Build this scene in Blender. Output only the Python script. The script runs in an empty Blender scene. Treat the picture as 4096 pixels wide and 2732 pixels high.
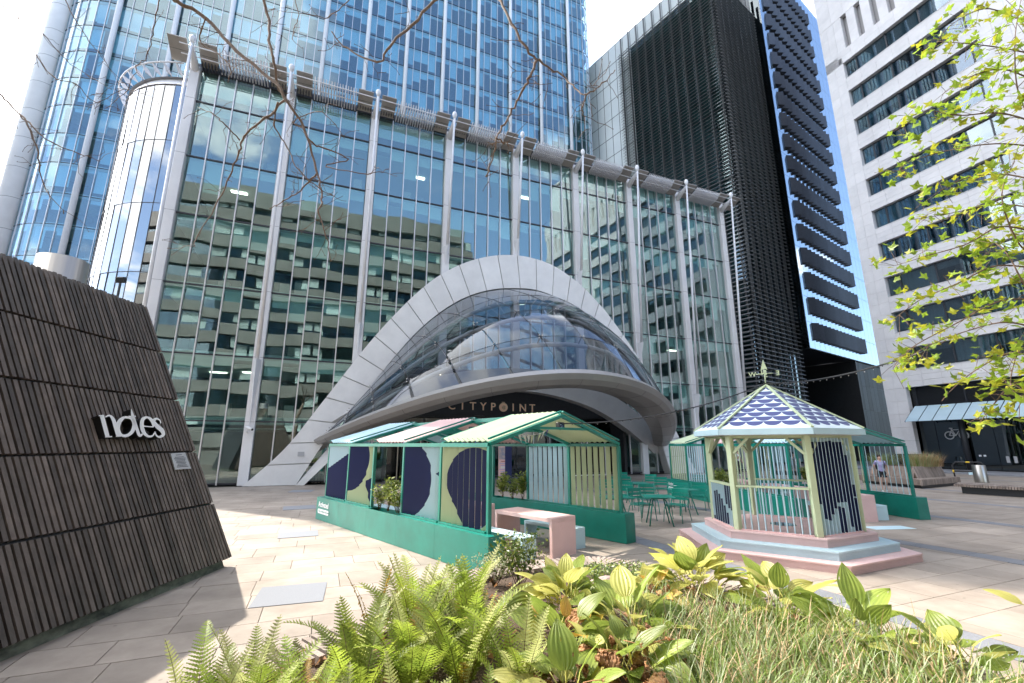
import bpy, bmesh, math, random
from mathutils import Vector, Matrix, Quaternion
R = math.radians
SC = bpy.context.scene
COL = SC.collection
rnd = random.Random(7)

# ---------------------------------------------------------------- camera, sky, sun, exposure
CAMH, TILT, FPX = 2.1, math.atan(414 / 1820), 1820.0
cam = bpy.data.cameras.new('camera'); cam.lens = FPX / 4096 * 36; cam.sensor_width = 36
cam.clip_start = 0.05; cam.clip_end = 3000
cam_ob = bpy.data.objects.new('camera', cam); COL.objects.link(cam_ob)
cam_ob.location = (0, 0, CAMH); cam_ob.rotation_euler = (R(90) + TILT, 0, 0)
SC.camera = cam_ob

SUN_AZ, SUN_EL = -60.1, 47.0          # azimuth measured clockwise from the view direction (+Y)
w = bpy.data.worlds.new('World'); SC.world = w; w.use_nodes = True
nt = w.node_tree; nt.nodes.clear()
def N(tree, kind, **kw):
    n = tree.nodes.new(kind)
    for k, v in kw.items():
        if k == 'inp':
            for a, b in v.items(): n.inputs[a].default_value = b
        else: setattr(n, k, v)
    return n
sky = N(nt, 'ShaderNodeTexSky', sky_type='NISHITA', sun_disc=False, sun_elevation=R(SUN_EL), sun_rotation=R(SUN_AZ), altitude=50, air_density=1.0, dust_density=2.0, ozone_density=1.6)
bg = N(nt, 'ShaderNodeBackground', inp={'Strength': 0.15})
out = N(nt, 'ShaderNodeOutputWorld')
tc = N(nt, 'ShaderNodeTexCoord')
sep = N(nt, 'ShaderNodeSeparateXYZ'); nt.links.new(tc.outputs['Generated'], sep.inputs[0])
den = N(nt, 'ShaderNodeMath', operation='ADD', inp={1: 0.22}); nt.links.new(sep.outputs['Z'], den.inputs[0])
mx = N(nt, 'ShaderNodeMath', operation='MAXIMUM', inp={1: 0.05}); nt.links.new(den.outputs[0], mx.inputs[0])
dv = N(nt, 'ShaderNodeVectorMath', operation='DIVIDE'); nt.links.new(tc.outputs['Generated'], dv.inputs[0])
cmb = N(nt, 'ShaderNodeCombineXYZ')
for i in range(3): nt.links.new(mx.outputs[0], cmb.inputs[i])
nt.links.new(cmb.outputs[0], dv.inputs[1])
cn = N(nt, 'ShaderNodeTexNoise', inp={'Scale': 2.1, 'Detail': 9.0, 'Roughness': 0.58, 'Distortion': 0.25}); nt.links.new(dv.outputs[0], cn.inputs['Vector'])
cr = N(nt, 'ShaderNodeMapRange', inp={1: 0.56, 2: 0.72, 3: 0.0, 4: 1.0}); cr.interpolation_type = 'SMOOTHSTEP'; nt.links.new(cn.outputs['Fac'], cr.inputs[0])
sd = N(nt, 'ShaderNodeVectorMath', operation='DOT_PRODUCT'); nt.links.new(tc.outputs['Generated'], sd.inputs[0]); sd.inputs[1].default_value = (math.sin(R(SUN_AZ)) * math.cos(R(SUN_EL)), math.cos(R(SUN_AZ)) * math.cos(R(SUN_EL)), math.sin(R(SUN_EL)))
sm_ = N(nt, 'ShaderNodeMapRange', inp={1: -0.2, 2: 0.9, 3: 0.0, 4: 0.17}); nt.links.new(sd.outputs['Value'], sm_.inputs[0])
sa_ = N(nt, 'ShaderNodeMath', operation='ADD'); nt.links.new(cn.outputs['Fac'], sa_.inputs[0]); nt.links.new(sm_.outputs[0], sa_.inputs[1]); nt.links.new(sa_.outputs[0], cr.inputs[0])
# clouds: lit by the sky they stand in, so they take its brightness, washed to white
bw = N(nt, 'ShaderNodeRGBToBW'); nt.links.new(sky.outputs[0], bw.inputs[0])
cm = N(nt, 'ShaderNodeMath', operation='MULTIPLY_ADD', inp={1: 1.25, 2: 3.2}); nt.links.new(bw.outputs[0], cm.inputs[0])
cc = N(nt, 'ShaderNodeCombineXYZ')
for i in range(3): nt.links.new(cm.outputs[0], cc.inputs[i])
mixc = N(nt, 'ShaderNodeMix', data_type='RGBA'); nt.links.new(cr.outputs[0], mixc.inputs[0])
nt.links.new(sky.outputs[0], mixc.inputs[6]); nt.links.new(cc.outputs[0], mixc.inputs[7])
nt.links.new(mixc.outputs[2], bg.inputs['Color']); nt.links.new(bg.outputs[0], out.inputs[0])

sun = bpy.data.lights.new('sun', 'SUN'); sun.energy = 2.15; sun.angle = R(0.53); sun.color = (1.0, 0.93, 0.82)
sun_ob = bpy.data.objects.new('sun', sun); COL.objects.link(sun_ob)
SDIR = Vector((math.sin(R(SUN_AZ)) * math.cos(R(SUN_EL)), math.cos(R(SUN_AZ)) * math.cos(R(SUN_EL)), math.sin(R(SUN_EL))))
sun_ob.rotation_euler = SDIR.to_track_quat('Z', 'Y').to_euler(); sun_ob.location = SDIR * 200
vs = SC.view_settings; vs.view_transform = 'Standard'; vs.look = 'None'; vs.exposure = 2.0; vs.gamma = 1.0; vs.use_curve_mapping = False
SC.render.film_transparent = False
cy = SC.cycles; cy.use_denoising = True; cy.max_bounces = 8; cy.diffuse_bounces = 3; cy.glossy_bounces = 4; cy.transparent_max_bounces = 12; cy.transmission_bounces = 4
cy.caustics_reflective = False; cy.caustics_refractive = False; cy.sample_clamp_indirect = 6.0

# ---------------------------------------------------------------- from picture measurements to places
K = 4096 / 2351
def ray(u, v):
    x = (u * K - 2048) / FPX; y = (1366 - v * K) / FPX
    return Vector((x, math.cos(TILT) - y * math.sin(TILT), math.sin(TILT) + y * math.cos(TILT)))
CAM = Vector((0, 0, CAMH))
def gp(u, v, z=0.0):
    r = ray(u, v); return CAM + r * ((z - CAMH) / r.z)
def at(u, v, Y):
    r = ray(u, v); return CAM + r * (Y / r.y)
def onp(u, v, p0, n):
    r = ray(u, v); return CAM + r * ((Vector(p0) - CAM).dot(n) / r.dot(n))

# ---------------------------------------------------------------- object helpers
WM = {}
I4 = Matrix.Identity(4)
def put(o, parent=None, M=I4):
    COL.objects.link(o)
    if parent is not None:
        o.parent = parent; o.matrix_basis = WM[parent.name].inverted() @ M
    else: o.matrix_basis = M
    WM[o.name] = M.copy()
    return o
def tag(o, label=None, cat=None, group=None, kind=None):
    if label: o['label'] = label
    if cat: o['category'] = cat
    if group: o['group'] = group
    if kind: o['kind'] = kind
    return o
def thing(name, loc, label, cat, group=None, rz=0.0):
    o = bpy.data.objects.new(name, None); o.empty_display_size = 0.2
    put(o, None, Matrix.Translation(Vector(loc)) @ Matrix.Rotation(rz, 4, 'Z'))
    return tag(o, label, cat, group)
def copy_tree(o, M, parent=None, label=None, group=None):
    c = o.copy(); put(c, parent, M)
    if label: c['label'] = label
    if group: c['group'] = group
    for ch in o.children: copy_tree(ch, M @ ch.matrix_basis, c)
    return c
class MB:
    def __init__(s): s.v = []; s.f = []; s.m = []; s.sm = []
    def add(s, vs, fs, mi=0, smooth=False):
        b = len(s.v); s.v += [tuple(p) for p in vs]; s.f += [tuple(b + i for i in f) for f in fs]; s.m += [mi] * len(fs); s.sm += [smooth] * len(fs); return s
    def quad(s, a, b, c, d, mi=0): return s.add([a, b, c, d], [(0, 1, 2, 3)], mi)
    def obox(s, c, X, Y, Z, sx, sy, sz, mi=0):
        c = Vector(c); X = Vector(X) * (sx / 2); Y = Vector(Y) * (sy / 2); Z = Vector(Z) * (sz / 2)
        return s.add([c + X * i + Y * j + Z * k for k in (-1, 1) for j in (-1, 1) for i in (-1, 1)],
                     [(0, 2, 3, 1), (4, 5, 7, 6), (0, 1, 5, 4), (2, 6, 7, 3), (0, 4, 6, 2), (1, 3, 7, 5)], mi)
    def box(s, x0, x1, y0, y1, z0, z1, mi=0):
        return s.obox(((x0 + x1) / 2, (y0 + y1) / 2, (z0 + z1) / 2), (1, 0, 0), (0, 1, 0), (0, 0, 1), x1 - x0, y1 - y0, z1 - z0, mi)
    def bar(s, a, b, wd, th, up=(0, 0, 1), mi=0):
        a = Vector(a); b = Vector(b); Z = (b - a); L = Z.length; Z.normalize(); X = Vector(up).cross(Z)
        if X.length < 1e-4: X = Vector((1, 0, 0)).cross(Z)
        X.normalize(); Y = Z.cross(X)
        return s.obox((a + b) / 2, X, Y, Z, wd, th, L, mi)
    def tube(s, pts, rad, seg=6, mi=0, caps=True, smooth=True):
        pts = [Vector(p) for p in pts]; n = len(pts)
        rad = rad if isinstance(rad, (list, tuple)) else [rad] * n
        V = []; F = []; pX = None
        for i, p in enumerate(pts):
            t = (pts[min(i + 1, n - 1)] - pts[max(i - 1, 0)])
            if t.length < 1e-9: t = Vector((0, 0, 1))
            t.normalize()
            X = pX - t * pX.dot(t) if pX is not None else t.orthogonal()
            if X.length < 1e-6: X = t.orthogonal()
            X.normalize(); Y = t.cross(X); pX = X
            V += [p + (X * math.cos(2 * math.pi * k / seg) + Y * math.sin(2 * math.pi * k / seg)) * rad[i] for k in range(seg)]
        for i in range(n - 1):
            for k in range(seg):
                a = i * seg + k; b = i * seg + (k + 1) % seg; F.append((a, b, b + seg, a + seg))
        s.add(V, F, mi, smooth)
        if caps:
            b = len(s.v) - len(V)
            s.f += [tuple(b + k for k in reversed(range(seg))), tuple(b + (n - 1) * seg + k for k in range(seg))]; s.m += [mi] * 2; s.sm += [False] * 2
        return s
    def prism(s, poly, ext, mi=0):      # poly: list of 3D points, ext: extrusion vector
        n = len(poly); poly = [Vector(p) for p in poly]; ext = Vector(ext)
        V = poly + [p + ext for p in poly]
        F = [tuple(reversed(range(n))), tuple(range(n, 2 * n))] + [(i, (i + 1) % n, (i + 1) % n + n, i + n) for i in range(n)]
        return s.add(V, F, mi)
    def lathe(s, prof, seg=16, c=(0, 0, 0), mi=0, smooth=True):
        c = Vector(c); V = []; F = []
        for r, z in prof: V += [c + Vector((r * math.cos(2 * math.pi * k / seg), r * math.sin(2 * math.pi * k / seg), z)) for k in range(seg)]
        for i in range(len(prof) - 1):
            for k in range(seg):
                a = i * seg + k; b = i * seg + (k + 1) % seg; F.append((a, b, b + seg, a + seg))
        return s.add(V, F, mi, smooth)
    def mesh(s, name, mats, origin=(0, 0, 0)):
        me = bpy.data.meshes.new(name); o = Vector(origin)
        me.from_pydata([tuple(Vector(p) - o) for p in s.v], [], s.f)
        for m in (mats if isinstance(mats, (list, tuple)) else [mats]): me.materials.append(m)
        me.polygons.foreach_set('material_index', s.m); me.polygons.foreach_set('use_smooth', s.sm)
        me.update(); return me
    def build(s, name, mats, parent=None, origin=None, bevel=0.0, kind=None, fixn=False):
        if origin is None:
            if s.v:
                xs = [p[0] for p in s.v]; ys = [p[1] for p in s.v]; zs = [p[2] for p in s.v]
                origin = ((min(xs) + max(xs)) / 2, (min(ys) + max(ys)) / 2, min(zs))
            else: origin = (0, 0, 0)
        me = s.mesh(name, mats, origin)
        if fixn or bevel:
            bm = bmesh.new(); bm.from_mesh(me)
            if fixn: bmesh.ops.recalc_face_normals(bm, faces=bm.faces)
            if bevel: bmesh.ops.bevel(bm, geom=[e for e in bm.edges], offset=bevel, segments=1, affect='EDGES', clamp_overlap=True)
            bm.to_mesh(me); bm.free()
        o = bpy.data.objects.new(name, me)
        put(o, parent, Matrix.Translation(Vector(origin)))
        if kind: o['kind'] = kind
        return o
_unit = {}
def unit_box(mat):
    if mat.name not in _unit: _unit[mat.name] = MB().box(-.5, .5, -.5, .5, -.5, .5).mesh('box_' + mat.name, mat)
    return _unit[mat.name]
def bx(c, X, Y, Z, sx, sy, sz, mat=None): return (Vector(c), Vector(X), Vector(Y), Vector(Z), sx, sy, sz, mat)
def bxm(b):
    c, X, Y, Z, sx, sy, sz, _ = b; X = X * sx; Y = Y * sy; Z = Z * sz
    return Matrix(((X.x, Y.x, Z.x, c.x), (X.y, Y.y, Z.y, c.y), (X.z, Y.z, Z.z, c.z), (0, 0, 0, 1)))
def seen(c):
    d = Vector(c) - CAM; f = d.y * math.cos(TILT) + d.z * math.sin(TILT)
    if f < 0.2: return False
    u = d.x / f * FPX; vv = (-d.y * math.sin(TILT) + d.z * math.cos(TILT)) / f * FPX
    return abs(u) < 2150 and abs(vv) < 1470
def pieces(name, mat, boxes, parent, limit=300, rest=None):
    """each box its own object (shared mesh), the largest in view first; what is past the limit joined as one part of kind stuff"""
    def key(b):
        d = (b[0] - CAM).length; a = sorted((b[4], b[5], b[6])); v = a[1] * a[2] / d ** 2
        return v if seen(b[0]) else v * 1e-3
    bs = sorted(boxes, key=key, reverse=True)
    for b in bs[:limit]:
        o = bpy.data.objects.new(name, unit_box(b[7] or mat)); put(o, parent, bxm(b))
    if len(bs) > limit:
        mats = []; m = MB()
        for b in bs[limit:]:
            mm = b[7] or mat
            if mm not in mats: mats.append(mm)
            m.obox(*b[:7], mi=mats.index(mm))
        m.build(rest or (name + '_field'), mats, parent, kind='stuff')

# ---------------------------------------------------------------- material helpers
MAT = {}
def mat_new(name):
    m = bpy.data.materials.new(name); m.use_nodes = True; t = m.node_tree; t.nodes.clear()
    o = t.nodes.new('ShaderNodeOutputMaterial'); MAT[name] = m; return m, t, o
def lk(t, a, b): t.links.new(a, b)
def pbsdf(name, col, rough=0.5, metal=0.0, var=0.0, scale=4.0, bump=0.0, bscale=40.0, col2=None, rnd_obj=0.0, spec=0.5, stretch=None, trans=None, detail=5.0):
    """principled material; var/col2: noise mix in object space, rnd_obj: brightness jitter from object to object"""
    m, t, o = mat_new(name)
    p = N(t, 'ShaderNodeBsdfPrincipled', inp={'Roughness': rough, 'Metallic': metal, 'Specular IOR Level': spec})
    p.inputs['Base Color'].default_value = (*col, 1)
    src = None
    geo = N(t, 'ShaderNodeNewGeometry')
    vec = geo.outputs['Position']
    if stretch:
        mp = N(t, 'ShaderNodeMapping'); mp.inputs['Scale'].default_value = stretch; lk(t, vec, mp.inputs[0]); vec = mp.outputs[0]
    if var or col2:
        nz = N(t, 'ShaderNodeTexNoise', inp={'Scale': scale, 'Detail': detail, 'Roughness': 0.6}); lk(t, vec, nz.inputs['Vector'])
        mr = N(t, 'ShaderNodeMapRange', inp={1: 0.3, 2: 0.7}); lk(t, nz.outputs['Fac'], mr.inputs[0])
        mxn = N(t, 'ShaderNodeMix', data_type='RGBA')
        c2 = col2 or tuple(max(0, c * (1 - var)) for c in col); c1 = col if col2 else tuple(min(1, c * (1 + var * .5)) for c in col)
        mxn.inputs[6].default_value = (*c1, 1); mxn.inputs[7].default_value = (*c2, 1)
        lk(t, mr.outputs[0], mxn.inputs[0]); src = mxn.outputs[2]
    if rnd_obj:
        oi = N(t, 'ShaderNodeObjectInfo'); ma = N(t, 'ShaderNodeMapRange', inp={3: 1 - rnd_obj, 4: 1 + rnd_obj}); lk(t, oi.outputs['Random'], ma.inputs[0])
        vm = N(t, 'ShaderNodeVectorMath', operation='SCALE')
        if src: lk(t, src, vm.inputs[0])
        else: vm.inputs[0].default_value = col
        lk(t, ma.outputs[0], vm.inputs['Scale']); src = vm.outputs[0]
    if src: lk(t, src, p.inputs['Base Color'])
    if bump:
        bz = N(t, 'ShaderNodeTexNoise', inp={'Scale': bscale, 'Detail': 4.0}); lk(t, vec, bz.inputs['Vector'])
        bn = N(t, 'ShaderNodeBump', inp={'Strength': bump, 'Distance': 0.02}); lk(t, bz.outputs['Fac'], bn.inputs['Height']); lk(t, bn.outputs[0], p.inputs['Normal'])
    sh = p.outputs[0]
    if trans:
        tr = N(t, 'ShaderNodeBsdfTranslucent'); ms = N(t, 'ShaderNodeMixShader', inp={0: trans})
        if src: lk(t, src, tr.inputs[0])
        else: tr.inputs[0].default_value = (*col, 1)
        lk(t, sh, ms.inputs[1]); lk(t, tr.outputs[0], ms.inputs[2]); sh = ms.outputs[0]
    lk(t, sh, o.inputs[0]); m['p'] = p.name; return m
def glass(name, tint, base=0.22, wav=0.004, wscale=0.35, gloss=(1, 1, 1), rough=0.0):
    """window pane: mirror-like reflection by angle over a tinted see-through sheet, slightly rolled"""
    m, t, o = mat_new(name)
    lw = N(t, 'ShaderNodeLayerWeight', inp={'Blend': 0.5}); pw_ = N(t, 'ShaderNodeMath', operation='POWER', inp={1: 4.0}); lk(t, lw.outputs['Facing'], pw_.inputs[0])
    ml = N(t, 'ShaderNodeMath', operation='MULTIPLY_ADD', inp={1: 1.0 - base, 2: base}); ml.use_clamp = True; lk(t, pw_.outputs[0], ml.inputs[0])
    gl = N(t, 'ShaderNodeBsdfGlossy', inp={'Roughness': rough}); gl.inputs['Color'].default_value = (*gloss, 1)
    tp = N(t, 'ShaderNodeBsdfTransparent'); tp.inputs['Color'].default_value = (*tint, 1)
    geo = N(t, 'ShaderNodeNewGeometry'); nz = N(t, 'ShaderNodeTexNoise', inp={'Scale': wscale, 'Detail': 1.0}); lk(t, geo.outputs['Position'], nz.inputs['Vector'])
    bn = N(t, 'ShaderNodeBump', inp={'Strength': 1.0, 'Distance': wav}); lk(t, nz.outputs['Fac'], bn.inputs['Height']); lk(t, bn.outputs[0], gl.inputs['Normal'])
    mx_ = N(t, 'ShaderNodeMixShader'); lk(t, ml.outputs[0], mx_.inputs[0]); lk(t, tp.outputs[0], mx_.inputs[1]); lk(t, gl.outputs[0], mx_.inputs[2]); lk(t, mx_.outputs[0], o.inputs[0]); return m
def emit(name, col, st):
    m, t, o = mat_new(name); e = N(t, 'ShaderNodeEmission', inp={'Strength': st}); e.inputs[0].default_value = (*col, 1); lk(t, e.outputs[0], o.inputs[0]); return m
def print_mat(name, base, ink, shapes, O, T, rough=0.45, face=None):
    """flat print on boards: shapes in wall coordinates u (along T from O) and z; each shape a list of ('c',u,z,r) / ('h',a,b,c: a*u+b*z<c) that must all hold"""
    m, t, o = mat_new(name)
    geo = N(t, 'ShaderNodeNewGeometry'); sb = N(t, 'ShaderNodeVectorMath', operation='SUBTRACT'); lk(t, geo.outputs['Position'], sb.inputs[0]); sb.inputs[1].default_value = O
    dt = N(t, 'ShaderNodeVectorMath', operation='DOT_PRODUCT'); lk(t, sb.outputs[0], dt.inputs[0]); dt.inputs[1].default_value = T
    sp = N(t, 'ShaderNodeSeparateXYZ'); lk(t, geo.outputs['Position'], sp.inputs[0]); u = dt.outputs['Value']; z = sp.outputs['Z']
    def mth(op, a, b=None, c=None):
        n_ = N(t, 'ShaderNodeMath', operation=op)
        for i, x in enumerate((a, b, c)):
            if x is None: continue
            if isinstance(x, (int, float)): n_.inputs[i].default_value = x
            else: lk(t, x, n_.inputs[i])
        return n_.outputs[0]
    tot = None
    for sh in shapes:
        acc = None
        for q in sh:
            if q[0] == 'c':
                du = mth('SUBTRACT', u, q[1]); dz = mth('SUBTRACT', z, q[2]); d = mth('SQRT', mth('ADD', mth('MULTIPLY', du, du), mth('MULTIPLY', dz, dz)))
                v = mth('LESS_THAN', d, q[3])
            else: v = mth('LESS_THAN', mth('ADD', mth('MULTIPLY', u, q[1]), mth('MULTIPLY', z, q[2])), q[3])
            acc = v if acc is None else mth('MULTIPLY', acc, v)
        tot = acc if tot is None else mth('MAXIMUM', tot, acc)
    if face is not None:      # the edges of the boards stay unprinted
        fd = N(t, 'ShaderNodeVectorMath', operation='DOT_PRODUCT'); lk(t, geo.outputs['True Normal'], fd.inputs[0]); fd.inputs[1].default_value = face
        tot = mth('MULTIPLY', tot, mth('GREATER_THAN', mth('ABSOLUTE', fd.outputs['Value']), .5))
    p = N(t, 'ShaderNodeBsdfPrincipled', inp={'Roughness': rough}); mxn = N(t, 'ShaderNodeMix', data_type='RGBA')
    mxn.inputs[6].default_value = (*base, 1); mxn.inputs[7].default_value = (*ink, 1); lk(t, tot, mxn.inputs[0]); lk(t, mxn.outputs[2], p.inputs['Base Color']); lk(t, p.outputs[0], o.inputs[0]); return m
def hexc(h): 
    f = lambda c: (c / 12.92 if c <= .04045 else ((c + .055) / 1.055) ** 2.4)
    return tuple(f(int(h[i:i + 2], 16) / 255) for i in (0, 2, 4))
def text_mesh(txt, size, depth, mat, bold=0.0, name='letter'):
    cu = bpy.data.curves.new('t', 'FONT'); cu.body = txt; cu.size = size; cu.extrude = depth / 2; cu.offset = bold; cu.resolution_u = 3
    ob = bpy.data.objects.new('t', cu); COL.objects.link(ob); dg = bpy.context.evaluated_depsgraph_get(); dg.update()
    me = bpy.data.meshes.new_from_object(ob.evaluated_get(dg)); bpy.data.objects.remove(ob); me.materials.clear(); me.materials.append(mat); me.name = name
    return me
def basis(o, X, Y, Z):
    return Matrix(((X[0], Y[0], Z[0], o[0]), (X[1], Y[1], Z[1], o[1]), (X[2], Y[2], Z[2], o[2]), (0, 0, 0, 1)))
# ---------------------------------------------------------------- materials
white_clad = pbsdf('white_cladding', (.78, .77, .775), .42, .0, var=.08, scale=.6, bump=.02, bscale=3)
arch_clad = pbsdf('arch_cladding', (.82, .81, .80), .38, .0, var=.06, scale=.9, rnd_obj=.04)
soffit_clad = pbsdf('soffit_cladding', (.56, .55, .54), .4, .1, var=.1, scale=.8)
rim_clad = pbsdf('rim_cladding', (.34, .325, .315), .36, .25, var=.08, scale=.7)
steel_white = pbsdf('painted_steel', (.76, .76, .78), .35, .0, var=.06)
mullion_m = pbsdf('mullion', (.68, .67, .68), .3, .35)
transom_m = pbsdf('dark_transom', (.035, .035, .045), .4)
panel_m = pbsdf('shade_panel', (.33, .31, .285), .5, .1, var=.08)
fin_m = pbsdf('shade_fin', (.68, .68, .71), .35, .1)
glass_low = glass('glass_plaza_block', (.76, .89, .87), .155, .018, .25, (.84, .95, .97))
glass_tower = glass('glass_tower', (.76, .89, .93), .12, .015, .28, (.80, .92, 1.0))
glass_curve = glass('glass_curved', (.40, .48, .52), .30, .008, .3)
glass_shell = glass('glass_shell', (.46, .50, .54), .065, .010, .3, (.92, .95, 1))
glass_dark = glass('glass_dark', (.22, .28, .29), .12, .006, .4, (.85, .95, 1))
glass_sky = glass('glass_pale', (.5, .55, .55), .55, .004, .3)
glass_win = glass('glass_window', (.55, .64, .68), .12, .003, .4, (.85, .95, 1))
glass_lobby = glass('glass_lobby', (.55, .58, .58), .05, .003, .5)
slab_m = pbsdf('floor_slab_edge', (.50, .55, .52), .7, var=.1)
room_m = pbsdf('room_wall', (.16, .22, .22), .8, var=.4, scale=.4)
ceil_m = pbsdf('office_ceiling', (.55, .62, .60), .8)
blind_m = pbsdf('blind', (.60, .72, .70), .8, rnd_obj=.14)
blind_t = pbsdf('tower_blind', (.42, .58, .64), .8, rnd_obj=.18)
desk_m = pbsdf('office_clutter', (.35, .33, .30), .8, rnd_obj=.5)
roof_m = pbsdf('roof_membrane', (.25, .25, .26), .8)
lamp_m = emit('ceiling_lamp', (1, .93, .78), 2.2)
lamp_w = emit('warm_lamp', (1, .82, .5), 4.0)
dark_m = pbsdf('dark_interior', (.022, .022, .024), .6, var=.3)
black_m = pbsdf('black_metal', (.02, .02, .022), .4)
granite_d = pbsdf('dark_granite', (.21, .215, .235), .62, var=.25, scale=60, rnd_obj=.10)
granite_l = pbsdf('pale_granite', (.27, .28, .305), .6, col2=(.19, .20, .22), scale=120)
slate_m = pbsdf('louvre_blade', (.20, .205, .205), .5, .1, var=.2)
fin_dark = pbsdf('zigzag_fin', (.060, .064, .078), .45, .2, var=.2, rnd_obj=.15)
frame_d = pbsdf('dark_frame', (.04, .043, .05), .4, .3)
stone_w = pbsdf('white_stone', (.70, .68, .68), .6, var=.07, scale=.7, bump=.03, bscale=25, rnd_obj=.035)
stone_gap = pbsdf('stone_joint', (.34, .33, .33), .8)
conc_m = pbsdf('weathered_concrete', (.26, .255, .235), .85, col2=(.18, .175, .16), scale=.5, bump=.1)
gold_m = pbsdf('brass_letter', (.98, .66, .42), .4, .0)
steel_m = pbsdf('brushed_steel', (.46, .43, .39), .3, .9, var=.15, scale=5, stretch=(1, 1, .05))
def timber(name, c1, c2, rough=.6, jit=.25):
    return pbsdf(name, c1, rough, col2=c2, scale=9, stretch=(1, 1, .12), rnd_obj=jit, bump=.25, bscale=30, detail=8)
timber_k = timber('stained_timber', (.140, .110, .094), (.068, .053, .045), .5, .45)
timber_g = timber('weathered_timber', (.36, .29, .245), (.22, .175, .145), .7, .2)
letter_w = pbsdf('white_letter', (.78, .78, .78), .4)
letter_side = pbsdf('black_letter_side', (.01, .01, .01), .35)
note_m = pbsdf('notice_sheet', (.45, .45, .46), .5)
ink_m = pbsdf('notice_ink', (.12, .12, .13), .6)
green_p = pbsdf('green_paint', (.004, .200, .150), .34, var=.12, scale=2.2, bump=.02, bscale=60)
green_c = pbsdf('green_powder_coat', (.004, .205, .150), .30, rnd_obj=.05)
C_PINK, C_BLUE, C_MINT, C_NAVY = (.78, .53, .505), (.50, .68, .74), (.52, .60, .385), (.010, .018, .085)
pink_p = pbsdf('pink_paint', C_PINK, .42, var=.06, scale=2, rnd_obj=.03)
blue_p = pbsdf('pale_blue_paint', C_BLUE, .42, var=.05, scale=2, rnd_obj=.03)
mint_p = pbsdf('mint_paint', C_MINT, .42, var=.05, scale=2, rnd_obj=.03)
navy_p = pbsdf('navy_paint', C_NAVY, .4)
lilac_p = pbsdf('lilac_cloth', (.50, .42, .72), .8)
purple_p = pbsdf('purple_cloth', (.07, .045, .28), .8)
red_p = pbsdf('red_cloth', (.42, .05, .05), .8)
white_p = pbsdf('white_cloth', (.75, .74, .74), .8)
soil_m = pbsdf('bark_mulch', (.055, .036, .024), .95, col2=(.13, .085, .055), scale=45, bump=1.0, bscale=70)
joint_m = pbsdf('paving_bed', (.165, .14, .118), .9, var=.3, scale=8)
asphalt_m = pbsdf('asphalt', (.075, .075, .08), .85, var=.3, scale=20)
# sandstone: warm beige flags, each a little different, with stains of their own
pave_m = pbsdf('sandstone_flag', (.385, .325, .272), .6, col2=(.315, .262, .215), scale=1.1, rnd_obj=.13, bump=.05, bscale=90, detail=8)
def dirty(m, amt=.5, gum=True):
    """lay stains, scuffs and old gum over a material's own colour"""
    t = m.node_tree; p = t.nodes[m['p']]; l = p.inputs['Base Color'].links
    geo = N(t, 'ShaderNodeNewGeometry'); n1_ = N(t, 'ShaderNodeTexNoise', inp={'Scale': .55, 'Detail': 10.0, 'Roughness': .7}); lk(t, geo.outputs['Position'], n1_.inputs['Vector'])
    r1_ = N(t, 'ShaderNodeMapRange', inp={1: .38, 2: .72, 3: 1.06, 4: 1 - amt * .55}); lk(t, n1_.outputs['Fac'], r1_.inputs[0]); f = r1_.outputs[0]
    if gum:
        v_ = N(t, 'ShaderNodeTexVoronoi', inp={'Scale': 2.6, 'Randomness': 1.0}); lk(t, geo.outputs['Position'], v_.inputs['Vector'])
        r2_ = N(t, 'ShaderNodeMapRange', inp={1: .045, 2: .06, 3: .72, 4: 1.0}); lk(t, v_.outputs['Distance'], r2_.inputs[0])
        mu = N(t, 'ShaderNodeMath', operation='MULTIPLY'); lk(t, f, mu.inputs[0]); lk(t, r2_.outputs[0], mu.inputs[1]); f = mu.outputs[0]
    vm = N(t, 'ShaderNodeVectorMath', operation='SCALE'); lk(t, f, vm.inputs['Scale'])
    if l: lk(t, l[0].from_socket, vm.inputs[0])
    else: vm.inputs[0].default_value = p.inputs['Base Color'].default_value[:3]
    lk(t, vm.outputs[0], p.inputs['Base Color'])
dirty(pave_m, .55); dirty(granite_d, .4); dirty(green_p, .35, False)
for m_ in (pink_p, blue_p, mint_p): dirty(m_, .16, False)
dirty(stone_w, .14, False); dirty(arch_clad, .12, False)
sky_paint_m = pbsdf('painted_sky_glass', (.70, .74, .73), .12, var=.06, scale=.3)  # white sky mirrored in the panes, put into their base colour
dark_glz = pbsdf('dark_glazing', (.03, .034, .036), .55, spec=.15, var=.3, rnd_obj=.5)
glass_teal = glass('glass_teal', (.55, .68, .68), .10, .006, .4, (.85, .95, 1))
room_teal = pbsdf('teal_room', (.13, .22, .21), .8, var=.6, scale=.5)
# ---------------------------------------------------------------- plaza: facade frame t (along), n (outward), and the ground
FA = R(22.4)
T2 = Vector((math.cos(FA), math.sin(FA), 0)); N2 = Vector((math.sin(FA), -math.cos(FA), 0)); UP = Vector((0, 0, 1))
def fp(s, w, z=0.0): return T2 * s + N2 * w + UP * z
WG = -28.72                     # glass line of the plaza block
S0, DS = -8.80, 5.215           # first column and bay width
def onw(u, v, w): 
    p = onp(u, v, fp(0, w), N2); return p.dot(T2), p.z
g = MB().quad((-900, -300, -.06), (900, -300, -.06), (900, 1800, -.06), (-900, 1800, -.06)).build('ground', asphalt_m); g['kind'] = 'structure'
pl = thing('plaza_paving', (4, 12, -.03), None, None); pl['kind'] = 'structure'
mb = MB(); mb.add([fp(-26, 14, -.03), fp(60, 14, -.03), fp(60, -34.5, -.03), fp(-26, -34.5, -.03)], [(0, 3, 2, 1)]); mb.build('paving_bed', joint_m, pl)
flags = []; r2 = random.Random(3)
row = 0; w_ = -28.0
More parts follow.
